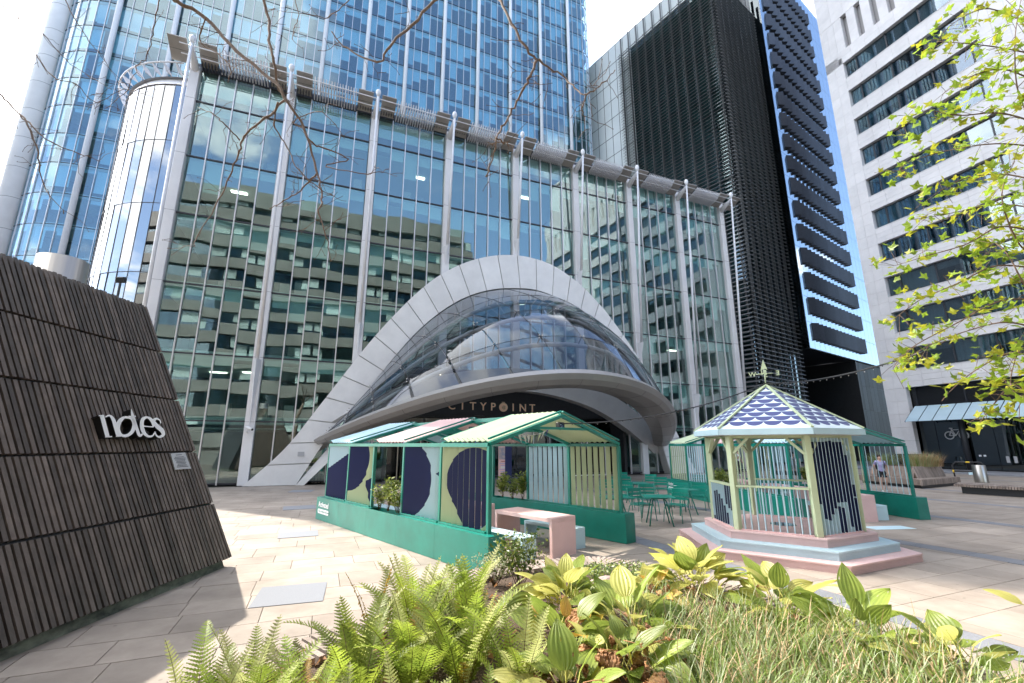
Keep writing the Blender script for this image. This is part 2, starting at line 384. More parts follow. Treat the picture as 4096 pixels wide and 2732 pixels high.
while w_ < 4.5:
    s_ = -17 + r2.uniform(-.5, 0); h_ = (.62, .62, .78, .55)[row % 4]
    while s_ < 52:
        L_ = r2.choice((.75, .9, .9, 1.05, 1.2)); a, b = s_, s_ + L_
        s_ = b; band = None
        for k in range(3, 12):
            sb = S0 + DS * k
            if a < sb + .24 and b > sb - .24: band = sb
        if band is not None:
            if a < band - .3: flags.append(bx(fp((a + band - .24) / 2, w_ + h_ / 2, -.014 + r2.uniform(-.0015, .0015)), T2, N2, UP, band - .24 - a - .009, h_ - .009, .04))
            if b > band + .3: flags.append(bx(fp((b + band + .24) / 2, w_ + h_ / 2, -.014 + r2.uniform(-.0015, .0015)), T2, N2, UP, b - band - .24 - .009, h_ - .009, .04))
            continue
        c = fp((a + b) / 2, w_ + h_ / 2, -.014 + r2.uniform(-.0015, .0015))
        flags.append(bx(c, T2, N2, UP, L_ - .009, h_ - .009, .04))
    w_ += h_; row += 1
flags = [b for b in flags if seen(b[0]) or (b[0] - Vector((0, 3, 0))).length < 9]
pieces('flagstone', pave_m, flags, pl, 300, 'flagstone_field')
bands = []
for k in range(3, 12):
    s_ = S0 + DS * k; w_ = -28.0
    while w_ < 4:
        bands.append(bx(fp(s_, w_ + .45, -.013), T2, N2, UP, .46, .89, .04)); w_ += .9
bands = [b for b in bands if seen(b[0])]
pieces('granite_sett', granite_d, bands, pl, 200, 'granite_sett_field')
covers = [((597, 1352), (745, 1338), (748, 1382), (575, 1397)), ((645, 1223), (729, 1219), (731, 1230), (633, 1239)), ((652, 1163), (724, 1160), (725, 1168), (648, 1173)), ((668, 1125), (718, 1124), (718, 1131), (664, 1132))]
for i, q in enumerate(covers):
    P = [gp(*p) for p in q]; c = sum(P, Vector()) / 4; c.z = .009
    L_ = ((P[1] - P[0]).length + (P[2] - P[3]).length) / 2; W_ = min(((P[1] - P[2]).length + (P[0] - P[3]).length) / 2, 1.0)
    X = (P[1] - P[0] + P[2] - P[3]).normalized(); o = bpy.data.objects.new('granite_cover', unit_box(granite_l)); put(o, pl, bxm(bx(c, X, UP.cross(X), UP, L_, W_, .012)))
rd = thing('side_street', (30, 40, 0), None, None); rd['kind'] = 'structure'
mb = MB(); mb.add([fp(33.5, -28, -.045), fp(60, -20, -.045), fp(120, -120, -.045), fp(40, -120, -.045)], [(0, 1, 2, 3)]); mb.build('road_surface', asphalt_m, rd)
WC = Vector((35.76, 43.7, 0)); WE = Vector((math.sin(R(161.6)), math.cos(R(161.6)), 0)); WN = Vector((WE.y, -WE.x, 0))     # white block: corner, direction of its front, outward normal
if WN.dot(-WC) < 0: WN = -WN
mb = MB(); q = WC + WN * 4.2 - WE * 2; mb.obox(q + WE * 20 + UP * .03, WE, WN, UP, 44, 1.6, .12); mb.build('kerb', granite_l, rd)
mb = MB(); mb.obox(WC + WE * 18 + WN * 1.7 + UP * .045, WE, WN, UP, 44, 3.4, .10); mb.build('pavement', granite_d, rd)
# ---------------------------------------------------------------- plaza block (low glass building) with masts and sun shades
LV = [.12, 3.35, 6.9, 10.75, 14.85, 18.45, 22.1, 24.25]
r3 = random.Random(11)
lb = thing('glass_office_block', fp(12, WG - 8), 'long low glass office block with white columns and slender masts behind the arch', 'building')
def arch_open(s, z): return 3.6 < s < 20.9 and z < 6.8
def jit(X, Y, a=.0036):
    q = Quaternion(UP, r3.gauss(0, a)); q2 = Quaternion(X, r3.gauss(0, a)); return q2 @ (q @ X), q2 @ (q @ Y)
panes = []; blinds = []; mulls = []; lampsb = []; clutter = []
CW = .50
for k in range(8):
    sa = S0 + DS * k + CW / 2 + .03; sb = S0 + DS * (k + 1) - CW / 2 - .03; pw = (sb - sa) / 5
    for i in range(5):
        s = sa + pw * (i + .5)
        for j in range(7):
            z0, z1 = LV[j], LV[j + 1]; zc = (z0 + z1) / 2
            if arch_open(s, zc): continue
            X, Y = jit(T2, N2); panes.append(bx(fp(s, WG, zc), X, Y, X.cross(Y), pw - .03, .02, z1 - z0 - .06))
            q = r3.random()
            if j == 6 or (q < .8 and j > 0):
                hgt = r3.choice((.45, .6, .6, .7, .9, 1.4, 1.9)) if j < 6 else 1.3
                blinds.append(bx(fp(s, WG - .25, z1 - .1 - hgt / 2), T2, N2, UP, pw - .08, .015, hgt))
            if 0 < j < 6 and r3.random() < .022: lampsb.append(bx(fp(s, WG - r3.uniform(1.5, 4.5), z1 - .42), T2, N2, UP, .9, .28, .03))
            if 0 < j < 6 and r3.random() < .4: clutter.append(bx(fp(s, WG - r3.uniform(.9, 2.6), z0 + .25 + .4), T2, N2, UP, r3.uniform(.4, .9), .5, r3.uniform(.5, 1.1)))
        if i < 4:
            s_ = sa + pw * (i + 1)
            if 3.6 < s_ < 20.9: mulls.append(bx(fp(s_, WG + .06, (6.9 + 24.2) / 2), T2, N2, UP, .06, .13, 24.2 - 6.9))
            else: mulls.append(bx(fp(s_, WG + .06, 12.1), T2, N2, UP, .06, .13, 24.1))
pieces('pane', glass_low, panes, lb, 300, 'pane_field')
pieces('blind', blind_m, blinds, lb, 200, 'blind_field')
pieces('mullion', mullion_m, mulls, lb)
pieces('ceiling_lamp', lamp_m, lampsb, lb)
pieces('desk_clutter', desk_m, clutter, lb)
for j, z in enumerate(LV):
    for (a, b) in ([(-8.6, 3.4), (21.1, 32.7)] if z < 6.8 else [(-8.6, 32.7)]):
        o = bpy.data.objects.new('transom', unit_box(transom_m)); put(o, lb, bxm(bx(fp((a + b) / 2, WG + .015, z), T2, N2, UP, b - a, .11, .075)))
        if 0 < j < 7:
            o = bpy.data.objects.new('floor_slab', unit_box(slab_m)); put(o, lb, bxm(bx(fp((a + b) / 2, WG - 3.9, z + .05), T2, N2, UP, b - a, 6.9, .42)))
            o = bpy.data.objects.new('ceiling', unit_box(ceil_m)); put(o, lb, bxm(bx(fp((a + b) / 2, WG - 4.0, z - .36), T2, N2, UP, b - a, 6.6, .04)))
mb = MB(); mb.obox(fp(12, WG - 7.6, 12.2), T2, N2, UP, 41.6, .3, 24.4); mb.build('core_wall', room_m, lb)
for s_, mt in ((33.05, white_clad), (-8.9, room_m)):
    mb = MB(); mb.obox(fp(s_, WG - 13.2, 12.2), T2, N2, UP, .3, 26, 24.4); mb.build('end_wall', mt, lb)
mb = MB(); mb.obox(fp(12, WG - 13.1, 24.5), T2, N2, UP, 42.5, 26, .35); mb.build('roof', roof_m, lb)
mb = MB(); mb.obox(fp(12, WG - 13.2, .06), T2, N2, UP, 41.6, 25.6, .1); mb.build('ground_floor', dark_m, lb)
# columns, arms, panels, masts
shoe = {1: ((607, 825), (576, 985)), 2: ((842, 745), (838, 815)), 3: ((1043, 568), (1041, 611)), 4: ((1204, 553), (1199, 589)), 5: ((1340, 625), (1339, 663)), 6: ((1478, 788), (1476, 840)), 7: ((1597, 905), (1602, 985)), 8: ((1696, 912), (1704, 1000))}
for k in range(9):
    s = S0 + DS * k
    z0c = 6.9 if 3.6 < s < 20.9 else 0.0
    mb = MB(); mb.obox(fp(s, WG + .05, (24.3 + z0c) / 2), T2, N2, UP, CW, .5, 24.3 - z0c, 0)
    col = mb.build('column', white_clad, lb, bevel=.02)
    for z in LV[1:-1]:
        if z < z0c + .1: continue
        o = bpy.data.objects.new('joint', unit_box(transom_m)); put(o, col, bxm(bx(fp(s, WG + .055, z - .03), T2, N2, UP, CW + .006, .5, .012)))
    dz = -.014 * (s - S0)
    arm = MB().tube([fp(s, WG + .1, 24.0 + dz), fp(s, WG + .7, 24.3 + dz), fp(s, WG + 1.45, 24.62 + dz)], [.24, .2, .1], 10).build('arm', steel_white, lb)
    for sg in (-1, 1):
        a = s + sg * .28; b = s + sg * 1.22
        P = [fp(a, WG + .2, 24.36 + dz), fp(b, WG + .2, 24.36 + dz), fp(b, WG + 1.5, 24.95 + dz), fp(a, WG + 1.5, 24.95 + dz)]
        pa = MB().prism(P, (N2 * -.03 + UP * .07)).build('shade_panel', panel_m, lb, fixn=True)
        m_ = [(P[0] + P[3]) / 2, (P[1] + P[2]) / 2]; MB().bar(m_[0] - UP * .004, m_[1] - UP * .004, .012, .012).build('panel_joint', transom_m, pa)
    zt = 24.8 + dz
    if k in shoe:
        (u0, v0), (u1, v1) = shoe[k]; z_a = onw(u0, v0, WG + .5)[1]; z_b = onw(u1, v1, WG + .4)[1]
        ms = MB().tube([fp(s, WG + 1.5, zt), fp(s, WG + .62, z_a)], [.075, .105], 8).build('mast', steel_white, lb)
        MB().add([fp(s - .2, WG + .34, z_a), fp(s + .2, WG + .34, z_a), fp(s, WG + .85, z_a), fp(s, WG + .32, z_b)], [(0, 2, 1), (0, 3, 2), (1, 2, 3), (0, 1, 3)]).build('mast_shoe', steel_white, lb, fixn=True)
    else:
        ms = MB().tube([fp(s, WG + 1.5, zt), fp(s - .15, WG + .62, 1.0)], [.075, .105], 8).build('mast', steel_white, lb)
    MB().lathe([(0.0, -.34), (.06, -.3), (.13, -.12), (.17, .05), (.14, .2), (.06, .29), (0, .31)], 12, fp(s, WG + 1.5, zt + .2)).build('finial', steel_white, ms)
fm = MB(); pr = [(.15, 24.25), (.7, 24.32), (1.2, 24.5), (1.48, 24.92), (1.2, 24.8), (.65, 24.62), (.15, 24.55)]
fm.prism([N2 * (d) + UP * z - T2 * .03 for d, z in pr], T2 * .06); fme = fm.mesh('fin_blade', fin_m)
for k in range(8):
    for i in range(16):
        s = S0 + DS * k + 1.36 + (DS - 2.72) * i / 15
        o = bpy.data.objects.new('shade_fin', fme); put(o, lb, Matrix.Translation(fp(s, WG, -.014 * (s - S0))))
for d, z in ((1.42, 24.66), (.9, 24.42)):
    MB().tube([fp(S0 - .6, WG + d, z), fp(33.6, WG + d, z - .59)], .035, 6).build('rail', steel_white, lb)
mb = MB()
for k in range(8):
    for i in range(28):
        s = S0 + DS * k + .35 + (DS - .7) * i / 27; mb.obox(fp(s, WG + .28, 24.42), T2, N2, UP, .05, .5, .34)
mb.obox(fp(12, WG + .02, 24.45), T2, N2, UP, 42, .12, .42); mb.build('grille', fin_dark, lb, kind='stuff')
# curved end
hd = R(-104); cp = fp(S0 - .32, WG - .1); arc = [cp.copy()]; rad = 5.0; NA = 13; turn = R(92) / NA
for i in range(NA):
    h = hd + turn * (i + .5); cp = cp + Vector((math.sin(h), math.cos(h), 0)) * (rad * turn); arc.append(cp.copy())
cz = [.1, 3.4, 7.2, 11.2, 15.3, 19.3, 23.0]
for i in range(NA):
    a, b = arc[i], arc[i + 1]; X = (b - a).normalized(); Y = Vector((X.y, -X.x, 0))
    for j in range(6):
        Xj, Yj = jit(X, Y, .004); o = bpy.data.objects.new('curved_pane', unit_box(glass_curve)); put(o, lb, bxm(bx((a + b) / 2 + UP * (cz[j] + cz[j + 1]) / 2, Xj, Yj, Xj.cross(Yj), (b - a).length - .02, .02, cz[j + 1] - cz[j] - .04)))
    o = bpy.data.objects.new('mullion', unit_box(transom_m)); put(o, lb, bxm(bx(b + UP * 11.5, X, Y, UP, .025, .06, 22.9)))
mb = MB()
for z in cz: mb.tube([p + UP * z for p in arc], .025, 4)
mb.build('curved_transom', transom_m, lb, kind='stuff')
inn = [p + (fp(S0 + 2, WG - 3.4) - p) * .12 for p in arc]
mb = MB()
for i in range(NA): mb.quad(inn[i], inn[i + 1], inn[i + 1] + UP * 22.9, inn[i] + UP * 22.9)
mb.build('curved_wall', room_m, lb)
ctr = fp(S0 + 1.2, WG - 3.2)
for i in range(NA):
    a, b = arc[i], arc[i + 1]; out_ = ((a + b) / 2 - ctr); out_.z = 0; out_.normalize()
    MB().prism([a + UP * 23.05, b + UP * 23.05, b - out_ * .35 + UP * 23.75, a - out_ * .35 + UP * 23.75], out_ * .06).build('crown_panel', white_clad, lb, fixn=True)
    m_ = (a + b) / 2
    MB().prism([m_ + UP * 23.6, m_ + out_ * .35 + UP * 23.7, m_ + out_ * .6 + UP * 24.15, m_ + out_ * .25 + UP * 23.95], (b - a).normalized() * .05).build('shade_fin', fin_m, lb)
MB().tube([p + (p - ctr).normalized() * .55 + UP * 24.15 for p in arc], .05, 6).build('crown_rail', steel_white, lb)
MB().add([p + UP * 23.6 for p in arc] + [fp(S0 + 2, WG - 8) + UP * 23.6], [tuple(range(NA + 2))]).build('crown_roof', roof_m, lb)
mb = MB(); e = arc[-1]; mb.bar(e + UP * 11, e + Vector((-.25, 22, 11)), .25, 22.0); mb.build('flank_wall', white_clad, lb)

# ---------------------------------------------------------------- tower behind
WT = -55.0; TB = 6
tw = thing('office_tower', fp(5, WT - 15), 'tall blue glass office tower with white tubular columns behind the low block', 'building')
TZ = [3.05 + 3.37 * i for i in range(26)]
sR = 36.2; colS = [32.7 - 5.22 * j for j in range(12)]
path = []            # (point, outward)
s = colS[-1]
while s < sR - .5: path.append(fp(s, WT)); s += 1.044
for i in range(5):
    a = R(90) * (i + .0) / 4; path.append(fp(sR - .6 + 2.0 * math.sin(a), WT - 2.0 + 2.0 * math.cos(a)))
for i in range(1, 10): path.append(fp(sR + 1.4, WT - 2.0 - 1.05 * i))
lp = []; cp = fp(colS[-1], WT); hd = R(-112.4)
for i in range(6):
    h = hd + R(9) * (i + .2); cp = cp + Vector((math.sin(h), math.cos(h), 0)) * 1.02; lp.append(cp.copy())
path = list(reversed(lp)) + path
panes = []; blinds = []; mulls = []
for i in range(len(path) - 1):
    a, b = path[i], path[i + 1]; X = (b - a).normalized(); Y = Vector((X.y, -X.x, 0)); L_ = (b - a).length
    sb_ = r3.random()
    for j in range(25):
        if j < 5 and (a.dot(T2) > -9): continue
        c = (a + b) / 2 + UP * ((TZ[j] + TZ[j + 1]) / 2); Xj, Yj = jit(X, Y, .003)
        if (c - CAM).normalized().dot(Y) > .05: continue
        panes.append(bx(c, Xj, Yj, Xj.cross(Yj), L_ - .02, .02, 3.32))
        hgt = r3.choice((.5, .5, .9, 1.6, 2.4, 2.6, 2.6)); 
        if r3.random() < .85: blinds.append(bx((a + b) / 2 - Y * .3 + UP * (TZ[j + 1] - .12 - hgt / 2), X, Y, UP, L_ - .05, .015, hgt))
    mulls.append(bx(b + Y * .05 + UP * (TZ[0] + TZ[-1]) / 2, X, Y, UP, .05, .12, TZ[-1] - TZ[0]))
pieces('pane', glass_tower, panes, tw, 300, 'pane_field')
pieces('blind', blind_t, blinds, tw, 150, 'blind_field')
pieces('mullion', mullion_m, mulls, tw)
cen = fp(5, WT - 18)
for z in TZ:
    mb = MB(); ip = [p + (cen - p).normalized() * .35 for p in path]; n_ = len(ip)
    back = [fp(sR + .5, WT - 11.5), fp(colS[-1] - 4, WT - 9)]
    poly = ip + back; V = [p + UP * (z - .2) for p in poly] + [p + UP * (z + .25) for p in poly]; m_ = len(poly)
    mb.add(V, [tuple(range(m_)), tuple(range(2 * m_ - 1, m_ - 1, -1))] + [(i, (i + 1) % m_, (i + 1) % m_ + m_, i + m_) for i in range(m_)]); mb.build('floor_slab', slab_m, tw, fixn=True)
    mb = MB()
    for i in range(len(path) - 1):
        a, b = path[i], path[i + 1]; mb.bar(a + UP * z, b + UP * z, .08, .06)
    mb.build('transom', transom_m, tw)
mb = MB(); ip = [p + (cen - p).normalized() * 5.5 for p in path]
for i in range(len(ip) - 1): mb.quad(ip[i], ip[i + 1], ip[i + 1] + UP * 90, ip[i] + UP * 90)
for a_, b_ in ((path[0], ip[0]), (path[-1], ip[-1])): mb.quad(a_, b_, b_ + UP * 90, a_ + UP * 90)
mb.build('core_wall', room_m, tw)
for s in colS:
    c = MB().tube([fp(s, WT + .35, 0 if s < -9 else 18), fp(s, WT + .35, 124)], .27, 12).build('column', steel_white, tw)
    for j, z in enumerate(TZ[4:]): 
        if j % 2 == 0: MB().lathe([(.275, -.02), (.275, .02)], 12, fp(s, WT + .35, z)).build('collar', mullion_m, c)
pp = lp[-1] + Vector((math.sin(R(-75)), math.cos(R(-75)), 0)) * .9
pr_ = MB().tube([pp + UP * 1, pp + UP * 124], 1.15, 16).build('corner_pier', white_clad, tw)
mb = MB(); p2 = pp + Vector((-.9, 1.5, 0)); mb.tube([p2 + UP * 1, p2 + UP * 124], .9, 12); mb.build('corner_pier', white_clad, tw)
for j in range(24):
    MB().lathe([(1.156, -.015), (1.156, .015)], 16, pp + UP * (6 + 3.37 * j)).build('joint', transom_m, pr_)
top = [p for p in path]; poly = top + [fp(sR + 1, WT - 30), fp(colS[-1] - 5, WT - 30)]
mb = MB(); V = [p + UP * TZ[-1] for p in poly] + [p + UP * 124 for p in poly]; m_ = len(poly)
mb.add(V, [tuple(range(m_)), tuple(range(2 * m_ - 1, m_ - 1, -1))] + [(i, (i + 1) % m_, (i + 1) % m_ + m_, i + m_) for i in range(m_)]); mb.build('upper_storeys', frame_d, tw, fixn=True)
mb = MB(); mb.obox(fp(4, WT - 22, 45), T2, N2, UP, 60, 18, 90); mb.build('rear_block', room_m, tw)
# ---------------------------------------------------------------- entrance arch, glass shell, lobby, name sign
WA = -27.92
OUT = [(583, 1117)]
M_ = lambda x, y: ((1000 + x * .7656) / K, (950 + y * .7656) / K)
outer_px = [M_(*p) for p in [(180, 1105), (370, 870), (640, 530), (860, 300), (1020, 180), (1200, 108), (1385, 92), (1560, 135), (1700, 225), (1800, 320), (1900, 440), (2060, 680), (2240, 1040)]]
inner_px = [M_(*p) for p in [(385, 1075), (520, 915), (700, 690), (860, 505), (1000, 385), (1130, 310), (1260, 272), (1385, 264), (1500, 275), (1620, 325), (1740, 425), (1850, 548), (1960, 690), (2060, 800)]]
def toSZ(px): return [onw(u, v, WA) for u, v in px]
OS = [(-3.55, 0.0)] + toSZ(outer_px) + [(26.75, 0.0)]
IS = toSZ(inner_px); IS = [(-1.0, 0.0), (IS[0][0], IS[0][1])] + IS[1:] + [(24.3, 0.0)]
def smooth(pts, n=240):
    P = [Vector((a, b, 0)) for a, b in pts]; out_ = []
    for i in range(len(P) - 1):
        p0, p1, p2, p3 = P[max(i - 1, 0)], P[i], P[i + 1], P[min(i + 2, len(P) - 1)]
        for k in range(12):
            t = k / 12; out_.append(.5 * ((2 * p1) + (p2 - p0) * t + (2 * p0 - 5 * p1 + 4 * p2 - p3) * t * t + (3 * p1 - p0 - 3 * p2 + p3) * t ** 3))
    out_.append(P[-1]); L_ = [0]
    for a, b in zip(out_, out_[1:]): L_.append(L_[-1] + (b - a).length)
    def f(x):
        d = x * L_[-1]; i = 0
        while i < len(L_) - 2 and L_[i + 1] < d: i += 1
        k = (d - L_[i]) / max(1e-6, L_[i + 1] - L_[i]); return out_[i].lerp(out_[i + 1], k)
    return f
fo, fi = smooth(OS), smooth(IS)
ea = thing('entrance_arch', fp(11.6, WA), 'white panelled arch with bulging glass canopy over the tower entrance', 'canopy')
NPN = 30
A3 = lambda f, x, w: (lambda q: fp(q.x, w, q.y))(f(x))
for i in range(NPN):
    x0 = i / NPN + .0007; x1 = (i + 1) / NPN - .0007; mb = MB(); sub = 3; V = []
    for k in range(sub + 1):
        x = x0 + (x1 - x0) * k / sub; a, b = A3(fo, x, WA), A3(fi, x, WA); V += [a, b, b - N2 * .10, a - N2 * .10]
    F = [(0, 1, 2, 3), tuple(4 * sub + q for q in (3, 2, 1, 0))]
    for k in range(sub):
        for q in range(4): F.append((4 * k + q, 4 * k + 4 + q, 4 * k + 4 + (q + 1) % 4, 4 * k + (q + 1) % 4))
    mb.add(V, F); mb.build('arch_panel', arch_clad, ea, fixn=True)
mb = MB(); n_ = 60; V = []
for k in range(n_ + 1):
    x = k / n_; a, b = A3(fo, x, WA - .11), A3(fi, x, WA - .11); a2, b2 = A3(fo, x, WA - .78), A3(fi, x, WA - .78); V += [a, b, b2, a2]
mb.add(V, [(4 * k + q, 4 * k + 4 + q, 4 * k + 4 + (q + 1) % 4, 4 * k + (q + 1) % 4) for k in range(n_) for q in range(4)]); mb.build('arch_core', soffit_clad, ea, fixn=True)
# rim and shell
RP = dict(sc=11.94, A=12.15, D=9.11, q=1.83, z0=2.3, H=3.18, r=2.0, w0=-28.1)
def rim(f): return fp(RP['sc'] - RP['A'] * math.cos(f), RP['w0'] + RP['D'] * abs(math.sin(f)) ** RP['q'], RP['z0'] + RP['H'] * math.sin(f) ** RP['r'] + .05 * math.cos(f))
x_of = lambda f: .055 + .89 * (.5 - .5 * math.cos(f)) * .55 + .89 * (f / math.pi) * .45
def arch_in(f): 
    q = fi(x_of(f)); return fp(q.x, WA - .12, q.y)
NF, NV = 64, 12
def shell(f, v):
    a, r_ = arch_in(f), rim(f); p = a.lerp(r_, v); bul = math.sin(math.pi * v) * math.sin(f)
    return p + N2 * (1.1 * bul) + UP * (.55 * bul)
cols, rows = 16, 4
for i in range(cols):
    for j in range(rows):
        f0 = .06 + (math.pi - .12) * i / cols; f1 = .06 + (math.pi - .12) * (i + 1) / cols; v0, v1 = j / rows, (j + 1) / rows; V = []; q = 4
        for b in range(q + 1):
            for a in range(q + 1):
                ff = f0 + (f1 - f0) * (.012 + .976 * a / q) + (v0 + (v1 - v0) * b / q - .5) * .16 * math.sin(f0); vv = v0 + (v1 - v0) * (.012 + .976 * b / q); V.append(shell(min(max(ff, .05), math.pi - .05), vv))
        MB().add(V, [(b * (q + 1) + a, b * (q + 1) + a + 1, (b + 1) * (q + 1) + a + 1, (b + 1) * (q + 1) + a) for a in range(q) for b in range(q)], smooth=True).build('shell_pane', glass_shell, ea)
for j in (1, 2, 3):
    v = j / rows; mb = MB(); mb.tube([shell(.08 + (math.pi - .16) * k / 30, v) - N2 * .45 - UP * .35 for k in range(31)], .13, 8); mb.build('shell_tube', soffit_clad, ea)
for i in range(1, cols):
    f = .06 + (math.pi - .12) * i / cols
    for j in (1, 2, 3):
        p = shell(f + (j / rows - .5) * .16 * math.sin(f), j / rows)
        mb = MB()
        for a in (-1, 1):
            for b in (-1, 1): mb.lathe([(0, .02), (.035, .02), (.035, -.03)], 6, p + T2 * .09 * a + UP * .07 * b + N2 * .02)
        mb.bar(p - N2 * .06, p - N2 * .42 - UP * .3, .05, .05); mb.build('glazing_clamp', steel_m, ea, kind='stuff')
mb = MB()
for i in range(cols + 1):
    f = .06 + (math.pi - .12) * i / cols; mb.tube([shell(min(max(f + (q / 10 - .5) * .16 * math.sin(f), .05), math.pi - .05), q / 10) + N2 * .012 for q in range(11)], .016, 4)
for j in range(1, rows): mb.tube([shell(.06 + (math.pi - .12) * q / 40, j / rows) + N2 * .012 for q in range(41)], .016, 4)
mb.build('shell_joint', transom_m, ea, kind='stuff')
# rim: closed section swept along the edge
sec = [(0.0, .0), (.20, .16), (.30, .36), (.12, .52), (-.35, .50), (-1.05, .30), (-1.25, .05), (-.55, -.06)]
n_ = 72; V = []; S_ = len(sec)
for k in range(n_ + 1):
    f = math.pi * k / n_; p = rim(f); tg = (rim(min(f + .02, math.pi)) - rim(max(f - .02, 0))); tg.z = 0; tg.normalize(); o_ = Vector((tg.y, -tg.x, 0)); sc_ = .45 + .95 * math.sin(f) ** .7
    V += [p + o_ * (a * sc_) + UP * ((b - .38) * sc_) for a, b in sec]
mats_ = []
mb = MB(); mb.add(V, [(k * S_ + q, k * S_ + (q + 1) % S_, (k + 1) * S_ + (q + 1) % S_, (k + 1) * S_ + q) for k in range(n_) for q in range(S_)] + [tuple(range(S_)), tuple(n_ * S_ + q for q in reversed(range(S_)))], smooth=False)
rim_o = mb.build('rim', rim_clad, ea, fixn=True)
for k in range(3, n_ - 2, 4):
    mb = MB(); ring = [Vector(p) for p in V[k * S_:(k + 1) * S_]]; mb.tube([ring[1], ring[0], ring[7], ring[6]], .008, 4); mb.build('rim_joint', transom_m, rim_o)
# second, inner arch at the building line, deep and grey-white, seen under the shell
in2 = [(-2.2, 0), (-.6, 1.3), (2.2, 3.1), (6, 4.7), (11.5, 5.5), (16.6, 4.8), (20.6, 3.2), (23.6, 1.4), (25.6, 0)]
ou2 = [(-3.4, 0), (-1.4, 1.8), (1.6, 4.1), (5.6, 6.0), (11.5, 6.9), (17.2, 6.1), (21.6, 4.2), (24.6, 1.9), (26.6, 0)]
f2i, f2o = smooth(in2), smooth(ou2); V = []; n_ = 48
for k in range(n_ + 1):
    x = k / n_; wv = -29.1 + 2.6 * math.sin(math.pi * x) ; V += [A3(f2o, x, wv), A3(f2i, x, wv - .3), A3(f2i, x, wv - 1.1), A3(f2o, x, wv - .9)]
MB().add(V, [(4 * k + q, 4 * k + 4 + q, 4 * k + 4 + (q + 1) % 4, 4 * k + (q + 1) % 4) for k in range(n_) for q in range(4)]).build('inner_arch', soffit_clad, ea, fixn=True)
# foot plate at the near leg
mb = MB(); mb.add([fp(-1.0, WA, 0), fp(.9, WA, 2.55), fp(1.9, WA + 1.6, 2.75), fp(-.6, WA + .25, .0)], [(0, 1, 2), (0, 2, 3)]); mb.build('foot_wing', soffit_clad, ea)
mb = MB(); mb.obox(fp(-.9, WA + .012, 1.62), T2, N2, UP, .32, .014, .24); mb.build('wall_notice', note_m, ea)
# lobby
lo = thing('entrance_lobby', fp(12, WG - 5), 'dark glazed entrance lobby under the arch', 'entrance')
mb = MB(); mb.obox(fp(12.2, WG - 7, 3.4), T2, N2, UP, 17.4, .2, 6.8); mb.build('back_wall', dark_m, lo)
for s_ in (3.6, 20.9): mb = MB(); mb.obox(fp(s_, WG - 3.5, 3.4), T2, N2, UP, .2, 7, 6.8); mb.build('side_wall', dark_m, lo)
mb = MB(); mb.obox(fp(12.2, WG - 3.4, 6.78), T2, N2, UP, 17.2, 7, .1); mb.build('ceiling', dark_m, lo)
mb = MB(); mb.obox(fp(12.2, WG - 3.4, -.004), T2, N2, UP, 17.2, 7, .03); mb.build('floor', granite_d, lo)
for i in range(14):
    s_ = 4.6 + (i % 7) * 2.45; w_ = WG - 1.2 - (i // 7) * 2.6; o = bpy.data.objects.new('downlight', unit_box(lamp_w)); put(o, lo, bxm(bx(fp(s_, w_, 6.72), T2, N2, UP, .16, .16, .02)))
lobby_panes = []
for i in range(13):
    s_ = 4.25 + 1.32 * i; lobby_panes.append(bx(fp(s_, WG - 1.6, 1.95), T2, N2, UP, 1.28, .02, 3.8))
    o = bpy.data.objects.new('door_mullion', unit_box(mullion_m if 6 < i < 11 else black_m)); put(o, lo, bxm(bx(fp(s_ + .66, WG - 1.6, 1.95), T2, N2, UP, .05, .09, 3.9)))
pieces('lobby_pane', glass_lobby, lobby_panes, lo)
mb = MB(); mb.obox(fp(12.2, WG - 1.6, 3.98), T2, N2, UP, 17.2, .16, .14); mb.build('door_head', black_m, lo)
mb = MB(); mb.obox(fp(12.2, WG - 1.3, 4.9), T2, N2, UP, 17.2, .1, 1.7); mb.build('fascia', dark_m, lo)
for s_ in (10.4, 16.2):
    MB().tube([fp(s_, WG - 2.6, 0), fp(s_, WG - 2.6, 7.0)], .36, 16).build('lobby_column', soffit_clad, lo)
for s_ in (16.1, 17.5, 18.95):
    mb = MB(); mb.obox(fp(s_, WG + .25, 1.3), T2, N2, UP, .06, .06, 2.6); mb.build('door_post', steel_white, lo)
mb = MB(); mb.obox(fp(17.5, WG + .25, 2.63), T2, N2, UP, 2.95, .07, .06); mb.build('door_rail', steel_white, lo)
mb = MB(); mb.obox(fp(17.5, WG + .22, .05), T2, N2, UP, 2.95, .07, .08); mb.build('door_rail', steel_white, lo)
# revolving door drum by the left leg
rv = MB().lathe([(1.15, 0), (1.15, 2.7)], 20, fp(5.6, WG - .4, 0)).build('revolving_door', glass_lobby, lo)
MB().lathe([(0, 2.95), (1.22, 2.95), (1.22, 2.66), (0, 2.66)], 24, fp(5.6, WG - .4, 0), smooth=False).build('drum_head', steel_m, rv)
for k in range(8): MB().bar(fp(5.6 + 1.15 * math.cos(k * .785), WG - .4 + 1.15 * math.sin(k * .785), 0), fp(5.6 + 1.15 * math.cos(k * .785), WG - .4 + 1.15 * math.sin(k * .785), 2.7), .05, .05).build('drum_post', steel_m, rv)
for sg in (0, 1):
    fence = []
    for i in range(18): fence.append(bx(fp(-.2 + i * .17 + sg * 23, WG - .35, .7), T2, N2, UP, .12, .03, 1.4))
    pieces('timber_screen_board', timber_g, fence, lo)
